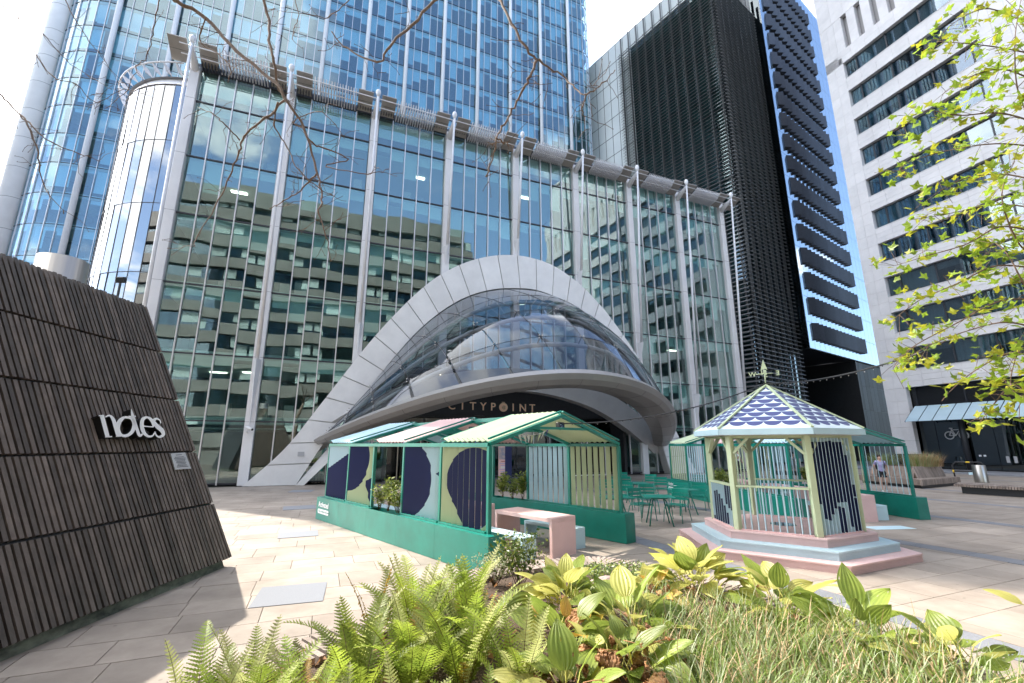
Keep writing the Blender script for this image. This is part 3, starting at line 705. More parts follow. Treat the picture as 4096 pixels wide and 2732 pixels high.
# sign
SW = -28.35
sg_ = thing('building_sign', fp(10.7, SW, 4.4), 'golden letters spelling CITYPOINT under the canopy', 'sign')
s_a, s_b = 7.52, 13.15; word = 'CITYP0INT'
for i, ch in enumerate(word):
    s_ = s_a + (s_b - s_a) * i / 8.0 - .1
    if ch == '0':
        mb = MB(); seg = 28; disc = [fp(s_ + .12 + .30 * math.cos(2 * math.pi * k / seg), SW, 4.54 + .29 * math.sin(2 * math.pi * k / seg)) for k in range(seg)]
        mb.prism(disc, N2 * .05); o = mb.build('letter_disc', gold_m, sg_, fixn=True)
        for q, hh in ((-.10, .13), (-.035, .24), (.035, .30), (.10, .2)): MB().obox(fp(s_ + .12 + q, SW + .058, 4.52), T2, N2, UP, .022, .008, hh).build('tower_mark', dark_m, o)
        MB().obox(fp(s_ + .12, SW + .02, 4.87), T2, N2, UP, .22, .04, .03).build('disc_bar', gold_m, o)
    else:
        me = text_mesh(ch, .72, .06, gold_m, .004); cx_ = (min(v.co.x for v in me.vertices) + max(v.co.x for v in me.vertices)) / 2; o = bpy.data.objects.new('letter', me); put(o, sg_, basis(fp(s_ + .12 - cx_, SW + .02, 4.31), T2, UP, N2))
# cctv on the second column
s1 = S0 + DS
cc_ = thing('security_camera', fp(s1, WG + .4, 2.9), 'small white security camera on the column near the timber kiosk', 'camera')
MB().tube([fp(s1 - .05, WG + .28, 2.75), fp(s1 - .05, WG + .45, 2.78), fp(s1 - .02, WG + .5, 2.95)], .035, 6).build('bracket', steel_white, cc_)
b_ = MB().tube([fp(s1 - .12, WG + .42, 3.04), fp(s1 + .2, WG + .72, 2.9)], .085, 10).build('housing', letter_w, cc_)
MB().tube([fp(s1 + .2, WG + .72, 2.9), fp(s1 + .215, WG + .735, 2.893)], .06, 10).build('lens', black_m, b_)
# ---------------------------------------------------------------- dark louvred building
D1 = Vector((math.sin(R(54.5)), math.cos(R(54.5)), 0)); D2 = Vector((math.sin(R(-35.5)), math.cos(R(-35.5)), 0))
DB = Vector((math.sin(R(33.8)), math.cos(R(33.8)), 0)) * 66.0
DB2 = DB + D2 * 1.7; DA = DB2 - D1 * 10.2
db = thing('louvred_office_building', DA, 'dark office building wrapped in louvres with zigzag fins on its side', 'building')
HT = 68.5; n1 = -D1          # outward normal of the face that runs along D2 (seen from the left) 
# main face glass (along D2 from DA), pale upper-left part with sky reflection painted in, dark part behind louvres
pn = []
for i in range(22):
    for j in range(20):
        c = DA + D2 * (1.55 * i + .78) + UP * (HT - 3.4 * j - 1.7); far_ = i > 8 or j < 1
        pn.append(bx(c, D2, D1, UP, 1.5, .03, 3.34, sky_paint_m if far_ else glass_teal))
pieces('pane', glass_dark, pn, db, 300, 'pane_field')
mb = MB(); mb.obox(DA + D2 * 17.2 + D1 * 5.5 + UP * (HT / 2 - .6), D2, D1, UP, 34, 10.2, HT - 1.6); mb.build('storeys', room_teal, db)
mb = MB()
for i in range(23): mb.obox(DA + D2 * (1.55 * i) - D1 * .03 + UP * HT / 2, D2, D1, UP, .05, .05, HT)
for j in range(20): mb.obox(DA + D2 * 17 - D1 * .03 + UP * (HT - 3.4 * j), D2, D1, UP, 34, .05, .05)
mb.build('glazing_grid', frame_d, db, kind='stuff')
NB = 114; LL = 16.6; bl = []; bl2 = []
for j in range(NB):
    z = 6.4 + j * .515
    a = R(38); Yd = (-D1 * math.cos(a) - UP * math.sin(a)); Zd = D2.cross(Yd)
    bl.append(bx(DA - D1 * .75 + D2 * (LL / 2 - .55) + UP * z, D2, Yd, Zd, LL, .34, .035))
    Yd = (-D2 * math.cos(a) - UP * math.sin(a)); Zd = D1.cross(Yd)
    bl2.append(bx(DA - D2 * .75 + D1 * 4.6 + UP * z, D1, Yd, Zd, 11.0, .34, .035))
pieces('louvre_blade', slate_m, bl + bl2, db)
br = []
for i in range(11): br.append(bx(DA - D1 * .5 + D2 * (1.55 * i) + UP * (6 + 31), D2, D1, UP, .07, .34, 62))
for i in range(7): br.append(bx(DA - D2 * .5 + D1 * (1.55 * i + .2) + UP * (6 + 31), D1, D2, UP, .07, .34, 62))
pieces('louvre_post', slate_m, br, db)
# saw-tooth brackets that show at every bay of the blades
mb = MB()
for i in range(11):
    for j in range(0, NB): mb.obox(DA - D1 * .98 + D2 * (1.55 * i) + UP * (6.3 + j * .515), D2, D1, UP, .05, .16, .09)
for i in range(7):
    for j in range(0, NB): mb.obox(DA - D2 * .98 + D1 * (1.55 * i + .2) + UP * (6.3 + j * .515), D2, D1, UP, .16, .05, .09)
mb.build('blade_bracket', slate_m, db, kind='stuff')
mb = MB(); mb.obox(DA + D1 * 5 + D2 * .06 + UP * 35, D1, D2, UP, 10, .06, 62); mb.build('return_glazing', glass_dark, db)
# projecting box with zigzag fins
sof = 13.7; BH = 79; BLn = 44.0
mb = MB(); mb.obox(DB + D1 * (BLn / 2) + D2 * 5.2 + UP * (sof + (BH - sof) / 2), D1, D2, UP, BLn - .1, 10.2, BH - sof - .1); mb.build('box_storeys', frame_d, db)
pn = []
for i in range(28):
    for j in range(19):
        pn.append(bx(DB + D1 * (1.53 * i + .76) - D2 * .02 + UP * (sof + .1 + 3.43 * j + 1.7), D1, D2, UP, 1.49, .03, 3.39))
pieces('box_pane', glass('glass_blue', (.45, .5, .54), .30, .006, .3, (.85, .93, 1)), pn, db, 300, 'box_pane_field')
for j in range(19):
    for i in range(2):
        o = bpy.data.objects.new('flank_pane', unit_box(glass_dark)); put(o, db, bxm(bx(DB - D1 * .02 + D2 * (.85 * i + .43) + UP * (sof + .1 + 3.43 * j + 1.7), D2, D1, UP, .82, .03, 3.39)))
zig = MB(); zh = 2.12
zig.add([Vector((0, 0, 0)), Vector((1.18, 0, 0)), Vector((.85, -.52, 0)), Vector((0, 0, zh)), Vector((1.18, 0, zh)), Vector((.85, -.52, zh))], [(0, 1, 2), (5, 4, 3), (0, 2, 5, 3), (2, 1, 4, 5), (1, 0, 3, 4)])
zme = zig.mesh('zigzag', fin_dark); zM = basis(Vector(), D1, D2, UP).to_3x3()
for j in range(18):
    for i in range(14):
        o = bpy.data.objects.new('zigzag_fin', zme); put(o, db, Matrix.Translation(DB + D1 * (1.4 + 1.2 * i) - D2 * .06 + UP * (sof + 1.35 + 3.43 * j)) @ zM.to_4x4())
# undercroft: columns, back glass with lit ceiling, stair of lights
mb = MB(); mb.obox(DB + D1 * 10 + D2 * 9.5 + UP * 6.8, D1, D2, UP, 34, .3, 13.6); mb.build('undercroft_wall', dark_m, db)
mb = MB(); mb.obox(DB + D1 * 14.5 + D2 * 5 + UP * 6.85, D1, D2, UP, .3, 10, 13.7); mb.build('undercroft_wall', dark_m, db)
pn = [bx(DB + D1 * (15.2 + 1.5 * i) + D2 * .2 + UP * (1.7 + 3.42 * j), D1, D2, UP, 1.46, .03, 3.38) for i in range(19) for j in range(4)]
pieces('undercroft_pane', dark_glz, pn, db)
mb = MB(); mb.obox(DB + D1 * 29 + D2 * 3 + UP * 6.8, D1, D2, UP, 28, .2, 13.5); mb.build('undercroft_wall', frame_d, db)
for i in range(5):
    MB().tube([DA + D1 * (1 + 4.4 * i) + D2 * 1.0, DA + D1 * (1 + 4.4 * i) + D2 * 1.0 + UP * 6.8], .35, 12).build('pilotis', frame_d, db)
mb = MB(); mb.obox(DA + D1 * 4.9 + D2 * 3.1 + UP * 6.3, D1, D2, UP, 10, 6, .1); mb.build('lobby_ceiling', dark_m, db)
lr = []
for i in range(9):
    for j in range(7):
        if rnd.random() < .8: lr.append(bx(DA + D1 * (.9 + .95 * i) + D2 * (.7 + .62 * j) + UP * 6.22, D1, D2, UP, .8, .3, .03))
pieces('lobby_lamp', emit('lobby_glow', (1, .8, .45), 2.2), lr, db)
mb = MB(); mb.obox(DA + D2 * 17 + UP * 3.0 + D1 * .8, D2, D1, UP, 34, .2, 6); mb.build('shopfront_wall', dark_m, db)

# ---------------------------------------------------------------- white stone building on the right
WH, WL = 62.0, 58.0
wb = thing('white_stone_building', WC, 'white stone clad office building with dark ribbon windows on the right', 'building')
def wp(k, d, z): return WC + WE * k + WN * d + UP * z
tops = [10.88 + 3.565 * i for i in range(10)]      # heads of the ribbon windows
mb = MB(); mb.obox(wp(WL / 2, -9.25, WH / 2), WE, WN, UP, WL, 16, WH); mb.build('carcass', dark_m, wb)
st = []; FT = .5
def course(k0, k1, z0, z1, d=-.25, pw=1.42):
    n_ = max(1, round((k1 - k0) / pw)); wd = (k1 - k0) / n_
    for i in range(n_): st.append(bx(wp(k0 + wd * (i + .5), d, (z0 + z1) / 2), WE, WN, UP, wd - .014, FT, z1 - z0 - .014))
WK0, WK1 = 1.85, 12.25
sections = [(WK0, WK1), (15.2, 27.0), (30, 42), (45, 56)]
for i, t_ in enumerate(tops):
    b_ = t_ - 2.02; prev = 7.27 if i == 0 else tops[i - 1]
    zs = [prev + (b_ - prev) * q for q in (0, .33, .66, 1)]
    for (a, b) in sections:
        for q in range(3): course(a, b, zs[q], zs[q + 1])
        course(a, b, b_ - .001, b_ + .05, -.22, 30)
piers = [(0, WK0)] + [(sections[i][1], sections[i + 1][0]) for i in range(3)] + [(56, 58)]
ztop = tops[-1]
for (a, b) in piers:
    z = 1.3
    while z < ztop + .1: course(a, b, z, z + 1.19, -.25, .93); z += 1.19
for (a, b) in [(0, WL)]:
    z = ztop
    for hh in (.75, .75): course(a, b, z, z + hh); z += hh
zsl = z; zs2 = zsl + 4.1
k = 0.0
while k < WL - 1:
    zz = zsl
    for q in range(3): course(k, k + .86 if k > 0 else 1.55, zz, zz + 1.36, -.25, .9); zz += 1.36
    k = 1.55 if k == 0 else k + 1.45
    if k > 1.55 and False: pass
mb = MB(); mb.obox(wp(WL / 2, -.75, (zsl + zs2) / 2), WE, WN, UP, WL, .3, 4.1); mb.build('slot_back', stone_gap, wb)
z = zs2
while z < WH - .2: course(0, WL, z, z + 1.1); z += 1.1
pieces('stone_panel', stone_w, st, wb, 300, 'stone_panel_field')
mb = MB(); mb.obox(wp(-.03, -8.5, WH / 2 + .65), WE, WN, UP, .3, 16.4, WH - 1.3); mb.build('end_wall', stone_w, wb)
mb = MB(); mb.obox(wp(WL / 2, -8.3, WH + .1), WE, WN, UP, WL + .2, 17, .3); mb.build('roof', stone_gap, wb)
pn = []; fr = []; cu = []
for i, t_ in enumerate(tops):
    for (a, b) in sections:
        ks = [a, a + 1.1, a + 1.1 + 2.9, a + 1.1 + 5.8, a + 1.1 + 8.7, b] if b - a < 13 else [a, b]
        for k0, k1 in zip(ks, ks[1:]):
            if k1 - k0 < .2: continue
            X, Y = WE, WN; q = Quaternion(UP, r3.gauss(0, .002)); X = q @ X; Y = q @ Y
            pn.append(bx(wp((k0 + k1) / 2, -.36, t_ - 1.0), X, Y, UP, k1 - k0 - .1, .02, 1.9))
            fr.append(bx(wp(k1, -.36, t_ - 1.0), WE, WN, UP, .12, .08, 2.0))
            nb = 3 if k1 - k0 > 2 else 1
            hg = r3.choice((.5, .6, 1.7, 1.7, 1.0))
            if r3.random() < .85: cu.append(bx(wp((k0 + k1) / 2, -.52, t_ - .05 - hg / 2), WE, WN, UP, k1 - k0 - .14, .02, hg))
pieces('window_pane', glass_win, pn, wb, 300, 'window_pane_field')
pieces('window_mullion', frame_d, fr, wb, 300, 'window_mullion_field')
pieces('curtain', pbsdf('curtain', (.30, .36, .36), .9, rnd_obj=.25, var=.3, scale=6, stretch=(1, 1, .02)), cu, wb, 300, 'curtain_field')
# ground floor recess
mb = MB(); mb.obox(wp(20, -.9, 3.64), WE, WN, UP, 40, .1, 7.2); mb.build('recess_wall', dark_m, wb)
pn = [bx(wp(2.2 + 1.95 * i, -.72, 2.6), WE, WN, UP, 1.9, .02, 4.9) for i in range(14)]
pieces('shopfront_pane', glass_dark, pn, wb)
mb = MB()
for j in range(22): mb.obox(wp(20, -.55, 5.5 + .08 * j), WE, WN, UP, 36, .1, .03)
mb.build('vent_louvre', frame_d, wb, kind='stuff')
for i in range(7): o = bpy.data.objects.new('louvre_post', unit_box(frame_d)); put(o, wb, bxm(bx(wp(2.3 + 3.6 * i, -.5, 6.4), WE, WN, UP, .1, .14, 1.75)))
mb = MB(); mb.obox(wp(.9, -.3, .65), WE, WN, UP, 1.9, .45, 1.3); mb.build('plinth', black_m, wb)
for i in range(5): MB().tube([wp(5.2 + 4.2 * i, -.45, 0), wp(5.2 + 4.2 * i, -.45, 5.4)], .22, 12).build('shop_column', frame_d, wb)
gp_ = pbsdf('awning_glass', (.42, .55, .62), .12, .0, var=.06, scale=1)
k = 2.2
for i in range(14):
    a = wp(k + .04, -.15, 5.5); b = wp(k + 1.0, -.15, 5.5); c = wp(k + 1.0, 1.55, 4.12); d = wp(k + .04, 1.55, 4.12)
    MB().prism([a, b, c, d], UP * .03).build('awning_pane', gp_, wb, fixn=True)
    o = bpy.data.objects.new('awning_rafter', unit_box(frame_d)); X = (d - a).normalized(); put(o, wb, bxm(bx((wp(k, -.15, 5.5) + wp(k, 1.5, 4.16)) / 2 - UP * .06, X, WE, X.cross(WE), 2.1, .05, .09)))
    k += 1.04
# bicycle symbol on the glass
bk = thing('bicycle_symbol', wp(4.6, -.6, 2.8), 'pale bicycle symbol on the dark glass under the awning', 'sign')
bo = wp(4.62, -.64, 3.08); sc_ = .50
def bpt(x, y): return bo + WE * (x * sc_) + UP * (y * sc_)
paint = pbsdf('symbol_paint', (.62, .62, .63), .6)
for cx in (-1.0, 1.0): MB().tube([bpt(cx + .62 * math.cos(t * math.pi / 12), -.35 + .62 * math.sin(t * math.pi / 12)) for t in range(25)], .045, 5).build('wheel', paint, bk)
for nm, pts in (('frame', [(-1.0, -.35), (-.55, .55), (.62, .6), (-.1, -.4), (-1.0, -.35)]), ('seat_post', [(-.1, -.4), (-.62, .8)]), ('saddle', [(-.85, .85), (-.4, .82)]), ('fork', [(1.0, -.35), (.62, .6), (.52, .95), (.8, .98)])):
    MB().tube([bpt(*p) for p in pts], .045, 5).build(nm, paint, bk)
for k_, nm in ((5.9, 'door_notice'), (6.2, 'door_notice')):
    o = bpy.data.objects.new(nm, unit_box(letter_w)); put(o, wb, bxm(bx(wp(k_, -.66, 1.25), WE, WN, UP, .17, .01, .14)))
for k_ in (7.6, 8.05):
    o = bpy.data.objects.new('entry_panel', unit_box(note_m)); put(o, wb, bxm(bx(wp(k_, -.62, 1.0), WE, WN, UP, .2, .05, .5)))

# ---------------------------------------------------------------- concrete block across the plaza (behind the photographer, seen mirrored in the glass)
cb = thing('concrete_office_block', fp(-12, 13.5), 'weathered concrete office block mirrored in the plaza glass', 'building')
WB0 = 13.0; CH = 36.0
mb = MB(); mb.obox(fp(-20, WB0 + 7, CH / 2), T2, N2, UP, 81, 13, CH - .4); mb.build('carcass', dark_m, cb)
fl = 3.45; bd = []; gw = []; fr = []
for j in range(10):
    z = 2.2 + fl * j
    for i in range(20):
        bd.append(bx(fp(-58.5 + 4.0 * i + 2, WB0 + .1, z + .75), T2, N2, UP, 3.98, .5, 1.55))
        gw.append(bx(fp(-58.5 + 4.0 * i + 2, WB0 + .45, z + 2.4), T2, N2, UP, 3.9, .03, 1.8))
        if r3.random() < .75: fr.append(bx(fp(-58.5 + 4.0 * i + r3.choice((1, 3)), WB0 + .40, z + 2.55), T2, N2, UP, 1.7, .04, 1.3))
mirr = pbsdf('pale_blind', (.42, .52, .50), .8, rnd_obj=.2)
pieces('spandrel_panel', conc_m, bd, cb); pieces('ribbon_window', glass_win, gw, cb); pieces('window_blind', mirr, fr, cb)
mb = MB(); mb.obox(fp(-20, WB0 + .2, CH + 1.0), T2, N2, UP, 80, .7, 2.6); mb.build('parapet', conc_m, cb)
mb = MB(); mb.obox(fp(-20, WB0 + .3, 1.0), T2, N2, UP, 80, .3, 2.2); mb.build('base_wall', conc_m, cb)
mb = MB(); mb.obox(fp(19.7, WB0 + 7, CH / 2), T2, N2, UP, .5, 13, CH); mb.build('end_wall', conc_m, cb)
# ---------------------------------------------------------------- timber kiosk on the left
kn = Vector((1, 0, .466)).normalized(); KB = Vector((-4.95, 8.77, 0))
ks_ = thing('timber_kiosk', (-7.5, 6, 0), 'dark stained timber batten kiosk with leaning walls', 'kiosk')
lean = Vector((-.466, -.056, 1)); 
px = [(568, 1223), (642, 1412), (710, 1603), (784, 1808), (860, 2012), (941, 2239)]
kz = [onp(u / K, v / K, KB, kn).z for u, v in px]; kz[-1] = .13
bt = []; L1 = lean.normalized(); X_ = Vector((0, 1, 0)); X_ = (X_ - L1 * X_.dot(L1)).normalized(); Y_ = L1.cross(X_)
for i in range(72):
    for j in range(5):
        z1, z0 = kz[j] - .018, kz[j + 1] + .018; b0 = Vector((-4.95, 8.742 - .082 * i, 0)); dz = rnd.uniform(-.012, .012)
        a = b0 + lean * z0; b = b0 + lean * (z1 + (dz if j == 0 else 0)); bt.append(bx((a + b) / 2 + kn * rnd.uniform(-.004, .004), X_, Y_, L1, .053, .055, (b - a).length))
pieces('batten', timber_k, bt, ks_, 300)
zt = kz[0] - .06
def krect(z, inset=0.0): return [Vector((-5.0 - .466 * z - inset, 8.74 - .056 * z - inset, z)), Vector((-5.0 - .466 * z - inset, 2.4 + .056 * z + inset, z)), Vector((-11 + .3 * z + inset, 2.4 + .056 * z + inset, z)), Vector((-11 + .3 * z + inset, 8.74 - .056 * z - inset, z))]
a, b = krect(.2), krect(zt); MB().add(a + b, [(0, 1, 2, 3), (7, 6, 5, 4)] + [(i, i + 4, (i + 1) % 4 + 4, (i + 1) % 4) for i in range(4)]).build('shell', black_m, ks_, fixn=True)
a, b = krect(0, .06), krect(.22, .05); MB().add(a + b, [(0, 1, 2, 3), (7, 6, 5, 4)] + [(i, i + 4, (i + 1) % 4 + 4, (i + 1) % 4) for i in range(4)]).build('skirt', pbsdf('peeling_skirt', (.012, .012, .012), .6, col2=(.20, .22, .17), scale=3.5, stretch=(1, 1, 2)), ks_, fixn=True)
mb = MB()
for i in range(54):
    x0 = -5.08 - .102 * i
    f = i / 54; mb.bar(Vector((x0, 8.76, .15)), Vector((x0 - (.466 - .7 * f) * zt, 8.76 - .056 * zt, zt)), .066, .05, up=(0, 1, 0))
mb.build('return_batten', timber_k, ks_, kind='stuff')
ch = thing('steel_flue', (-9.2, 8.7, zt - .3), 'brushed steel flue drum on top of the timber kiosk', 'flue')
fc = Vector((-9.0, 8.55, 0)); MB().lathe([(.39, zt - .4), (.39, 5.2), (.405, 5.2), (.405, 5.24), (.39, 5.24), (.39, 5.72), (.35, 5.72), (.35, 5.3)], 40, fc).build('drum', steel_m, ch)
fl_ = thing('floodlight', (-7.6, 8.5, zt), 'small black floodlight on the kiosk roof edge', 'light')
q = onp(268, 648, KB + lean * zt, Vector((0, 1, 0))); q = Vector((q.x - .1, 8.7, q.z + .12)); MB().obox(q, (1, 0, 0), (0, .9, .3), (0, -.3, .9), .17, .09, .13).build('lamp_head', black_m, fl_, bevel=.01)
MB().bar(q - UP * .35, q, .03, .03).build('bracket', black_m, fl_)
# lettering
lt = thing('kiosk_lettering', KB + lean * 2.2 + kn * .1, 'white letters spelling notes on the timber kiosk', 'sign')
LN = Vector((.93, -.1, .30)).normalized(); LO = onp(570 / K * 1.0, 1700 / K, KB, kn) + kn * .24
def ltp(x, y): return onp((350 + x * .3347) / K, (1600 + y * .3347) / K, LO, LN)
def ribbon(path):
    L_ = []; R_ = []
    for i, (x, y, wd) in enumerate(path):
        a = path[max(i - 1, 0)]; b = path[min(i + 1, len(path) - 1)]; dx, dy = b[0] - a[0], b[1] - a[1]; l = math.hypot(dx, dy) or 1
        nx, ny = -dy / l, dx / l; L_.append((x + nx * wd / 2, y + ny * wd / 2)); R_.append((x - nx * wd / 2, y - ny * wd / 2))
    return L_, R_
def bez(pts, n=6):
    out_ = []; P = [Vector(p) for p in pts]
    for i in range(len(P) - 1):
        p0, p1, p2, p3 = P[max(i - 1, 0)], P[i], P[i + 1], P[min(i + 2, len(P) - 1)]
        for k in range(n):
            t = k / n; out_.append(.5 * ((2 * p1) + (p2 - p0) * t + (2 * p0 - 5 * p1 + 4 * p2 - p3) * t * t + (3 * p1 - p0 - 3 * p2 + p3) * t ** 3))
    out_.append(P[-1]); return [tuple(p) for p in out_]
def letter(strokes):
    mb = MB()
    for i, s_ in enumerate(strokes):
        L_, R_ = ribbon(bez(s_)); off = LN * (.002 * i); n_ = len(L_); bk = -LN * .15
        V = [ltp(*p) + off for p in L_] + [ltp(*p) + off for p in R_] + [ltp(*p) + bk for p in L_] + [ltp(*p) + bk for p in R_]
        mb.add(V, [(k, k + 1, n_ + k + 1, n_ + k) for k in range(n_ - 1)], 0)
        mb.add(V, [(k, k + 1, 2 * n_ + k + 1, 2 * n_ + k) for k in range(n_ - 1)] + [(n_ + k, n_ + k + 1, 3 * n_ + k + 1, 3 * n_ + k) for k in range(n_ - 1)] + [(0, n_, 3 * n_, 2 * n_), (n_ - 1, 2 * n_ - 1, 4 * n_ - 1, 3 * n_ - 1)], 1)
    mb.build('letter', [letter_w, letter_side], lt)
letter([[(172, 186, 52), (206, 312, 52), (240, 440, 52)], [(212, 205, 14), (262, 186, 22), (305, 232, 42), (338, 330, 50), (368, 432, 50)], [(130, 190, 12), (190, 182, 12)], [(205, 442, 14), (290, 438, 14)], [(335, 434, 14), (412, 431, 14)]])
letter([[(440, 205, 30), (385, 255, 52), (362, 335, 54), (400, 415, 34), (470, 425, 34), (535, 375, 44), (558, 290, 46), (520, 220, 30), (440, 205, 30)]])
letter([[(523, 108, 8), (538, 180, 34), (565, 270, 40), (592, 350, 40), (622, 424, 34), (655, 408, 20), (668, 370, 10)], [(488, 195, 12), (578, 195, 12)]])
letter([[(672, 312, 12), (730, 318, 12), (790, 322, 12)], [(785, 322, 16), (770, 250, 40), (715, 208, 26), (660, 232, 44), (648, 300, 48), (668, 380, 46), (720, 432, 28), (775, 428, 20), (808, 378, 12)]])
letter([[(876, 278, 12), (862, 240, 16), (820, 224, 26), (790, 258, 46), (830, 312, 50), (888, 362, 52), (905, 415, 40), (858, 442, 24), (822, 420, 16), (808, 378, 10)]])
nt_ = thing('kiosk_notice', KB + lean * 1.5, 'small grey notice plate on the kiosk battens below the lettering', 'notice')
nq = [onp(u / K, v / K, KB + kn * .04, kn) for u, v in ((680, 1815), (738, 1811), (762, 1875), (698, 1880))]
MB().prism(nq, kn * .012).build('plate', note_m, nt_, fixn=True)
for i in range(9):
    f = .12 + .085 * i + (.05 if i > 0 else 0); g_ = (.3, .2, .12, .16, .22, .18, .25, .2, .14)[i]
    a = nq[0].lerp(nq[3], f).lerp(nq[1].lerp(nq[2], f), g_); b = nq[0].lerp(nq[3], f).lerp(nq[1].lerp(nq[2], f), 1 - g_); MB().bar(a + kn * .014, b + kn * .014, .012, .002, up=kn).build('text_line', ink_m, nt_)
# ---------------------------------------------------------------- two slatted pavilions
PH, EZ, RZ, BAY, PWD = .62, 2.08, 2.70, 1.525, 3.82
def halfp(p, q, inside):      # half plane through two (u,z) points that holds 'inside'
    a = q[1] - p[1]; b = -(q[0] - p[0]); c = a * p[0] + b * p[1]
    return ('h', a, b, c) if a * inside[0] + b * inside[1] < c else ('h', -a, -b, -c)
def poly_sh(pts):
    cx = sum(p[0] for p in pts) / len(pts); cz_ = sum(p[1] for p in pts) / len(pts)
    return [halfp(pts[i], pts[(i + 1) % len(pts)], (cx, cz_)) for i in range(len(pts))]
def pavilion(O, A, B, rot, wall_cols, roof_cols, label, Lmats=None, sign_bay=4):
    t = thing('garden_pavilion', O + B * PWD / 2 + A * 3.8, label, 'pavilion', 'slatted pavilions on the plaza')
    cmat = {'g': mint_p, 'b': blue_p, 'p': pink_p}
    for side in (0, 1):
        c0 = O + B * (PWD * side); inn_ = 1 if side == 0 else -1
        # planter: core and face boards
        ln = 5 * BAY + .44
        MB().obox(c0 + A * (2.5 * BAY) + UP * (.28), A, B, UP, ln - .05, .30, .52).build('planter_core', soil_m, t)
        cuts = [-.22, BAY - .1, 2 * BAY - .1, 3 * BAY - .1, 4 * BAY + .1, 5 * BAY + .22]
        for i in range(5):
            for d in (-1, 1):
                o = bpy.data.objects.new('planter_board', unit_box(green_p)); put(o, t, bxm(bx(c0 + B * (d * .163) + A * ((cuts[i] + cuts[i + 1]) / 2) + UP * (PH / 2 + .006), A, B, UP, cuts[i + 1] - cuts[i] - .004, .026, PH - .012)))
            if i != 2: o = bpy.data.objects.new('planter_top', unit_box(green_p)); put(o, t, bxm(bx(c0 + A * ((cuts[i] + cuts[i + 1]) / 2) + UP * (PH - .011), A, B, UP, cuts[i + 1] - cuts[i] - .003, .296, .022)))
        for e in (-.22, 5 * BAY + .22):
            o = bpy.data.objects.new('planter_end', unit_box(green_p)); put(o, t, bxm(bx(c0 + A * (e + (.0125 if e < 0 else -.0125)) + UP * (PH / 2 + .006), A, B, UP, .025, .30, PH - .012)))
        for i in range(6):
            o = bpy.data.objects.new('post', unit_box(green_p)); put(o, t, bxm(bx(c0 + A * (BAY * i) + UP * ((PH + EZ) / 2), A, B, UP, .062, .075, EZ - PH)))
        for i in range(5):
            o = bpy.data.objects.new('eave_rail', unit_box(green_p)); put(o, t, bxm(bx(c0 + A * (BAY * (i + .5)) + UP * (EZ + .02), A, B, UP, BAY - .004, .085, .075)))
            wc = wall_cols[side][i]
            if wc == '-': continue
            o = bpy.data.objects.new('sill_rail', unit_box(green_p)); put(o, t, bxm(bx(c0 + A * (BAY * (i + .5)) + UP * (PH + .02), A, B, UP, BAY - .07, .12, .03)))
            X = (A * math.cos(rot) + B * math.sin(rot)); Y = UP.cross(X); mt = (Lmats or {}).get((side, i)) or cmat[wc]
            for q in range(8):
                o = bpy.data.objects.new('wall_slat', unit_box(mt)); ct = c0 + A * (BAY * i + .03 + (BAY - .06) * (q + .5) / 8) + UP * ((PH + EZ) / 2 + .012)
                put(o, t, bxm(bx(ct, X, Y, UP, .104, .02, EZ - PH - .05)))
        # roof
        ev = c0 + UP * (EZ + .05); rg = O + B * PWD / 2 + UP * RZ; sl = (rg - ev); L_ = sl.length; Z = sl.normalized(); Nn = A.cross(Z).normalized(); Nn = Nn if Nn.z > 0 else -Nn
        for i in range(6):
            MB().bar(ev + A * (BAY * i) - UP * .01, rg + A * (BAY * i) - UP * .01, .06, .095, up=A).build('rafter', green_p, t)
        for i in (0, 2, 4):
            cm_ = cmat[roof_cols[i // 2]]; a_ = R(24) * (1 if A.cross(Z).z > 0 else -1) * (1)
            for q in range(9):
                ct = ev + A * (BAY * i + .05 + (BAY - .1) * (q + .5) / 9) + sl * .5 + Nn * .06
                X = A * math.cos(.5) + Nn * math.sin(.5) * (1 if side == 0 else -1); Y = Z.cross(X)
                o = bpy.data.objects.new('roof_slat', unit_box(cm_)); put(o, t, bxm(bx(ct, X, Y, Z, .16, .014, L_ - .03)))
            for e in (0, 1): MB().bar(ev + A * (BAY * (i + e)) + Nn * .085, rg + A * (BAY * (i + e)) + Nn * .085, .03, .05, up=A).build('barge_board', green_p, t)
    for i in (0, 1, 2, 3, 4, 5):
        zc = RZ - .27; h = PWD / 2 * (.27 / (RZ - EZ)); m_ = O + B * PWD / 2 + A * (BAY * i) + UP * zc; MB().bar(m_ - B * h, m_ + B * h, .05, .055, up=A).build('collar_tie', green_p, t)
    rg = O + B * PWD / 2 + UP * (RZ + .0); MB().bar(rg, rg + A * (5 * BAY), .05, .09).build('ridge_beam', green_p, t)
    return t
# pavilion beside the kiosk
A1 = Vector((-.662, .7495, 0)).normalized(); B1 = Vector((A1.y, -A1.x, 0)); O1 = Vector((-.40, 8.30, 0))
wn = -B1; C45 = math.cos(R(45)); SX1 = (A1 * C45 - B1 * C45); SY1 = UP.cross(SX1)
def W1(x, y): 
    p = onp((1200 + x * .44643) / K, (1600 + y * .44643) / K, O1 - B1 * .03, wn); return ((p - O1).dot(A1) * C45, p.z)
c1 = W1(1545, 735); r1 = abs(W1(1308, 735)[0] - c1[0])
sh1 = [[('c', c1[0], c1[1], r1)], [halfp(W1(1312, 790), W1(1450, 1140), c1), halfp(W1(1580, 1172), W1(1668, 1113), c1), ('h', 0, 1, c1[1]), ('h', 1, 0, W1(1312, 790)[0])]]
c2 = W1(915, 690); r2_ = abs(W1(1170, 690)[0] - c2[0])
sh2 = [[('c', c2[0], c2[1], r2_)], poly_sh([W1(1210, 660), W1(1260, 625), W1(1260, 715)])]
c4 = W1(440, 510); r4 = abs(W1(615, 510)[0] - c4[0])
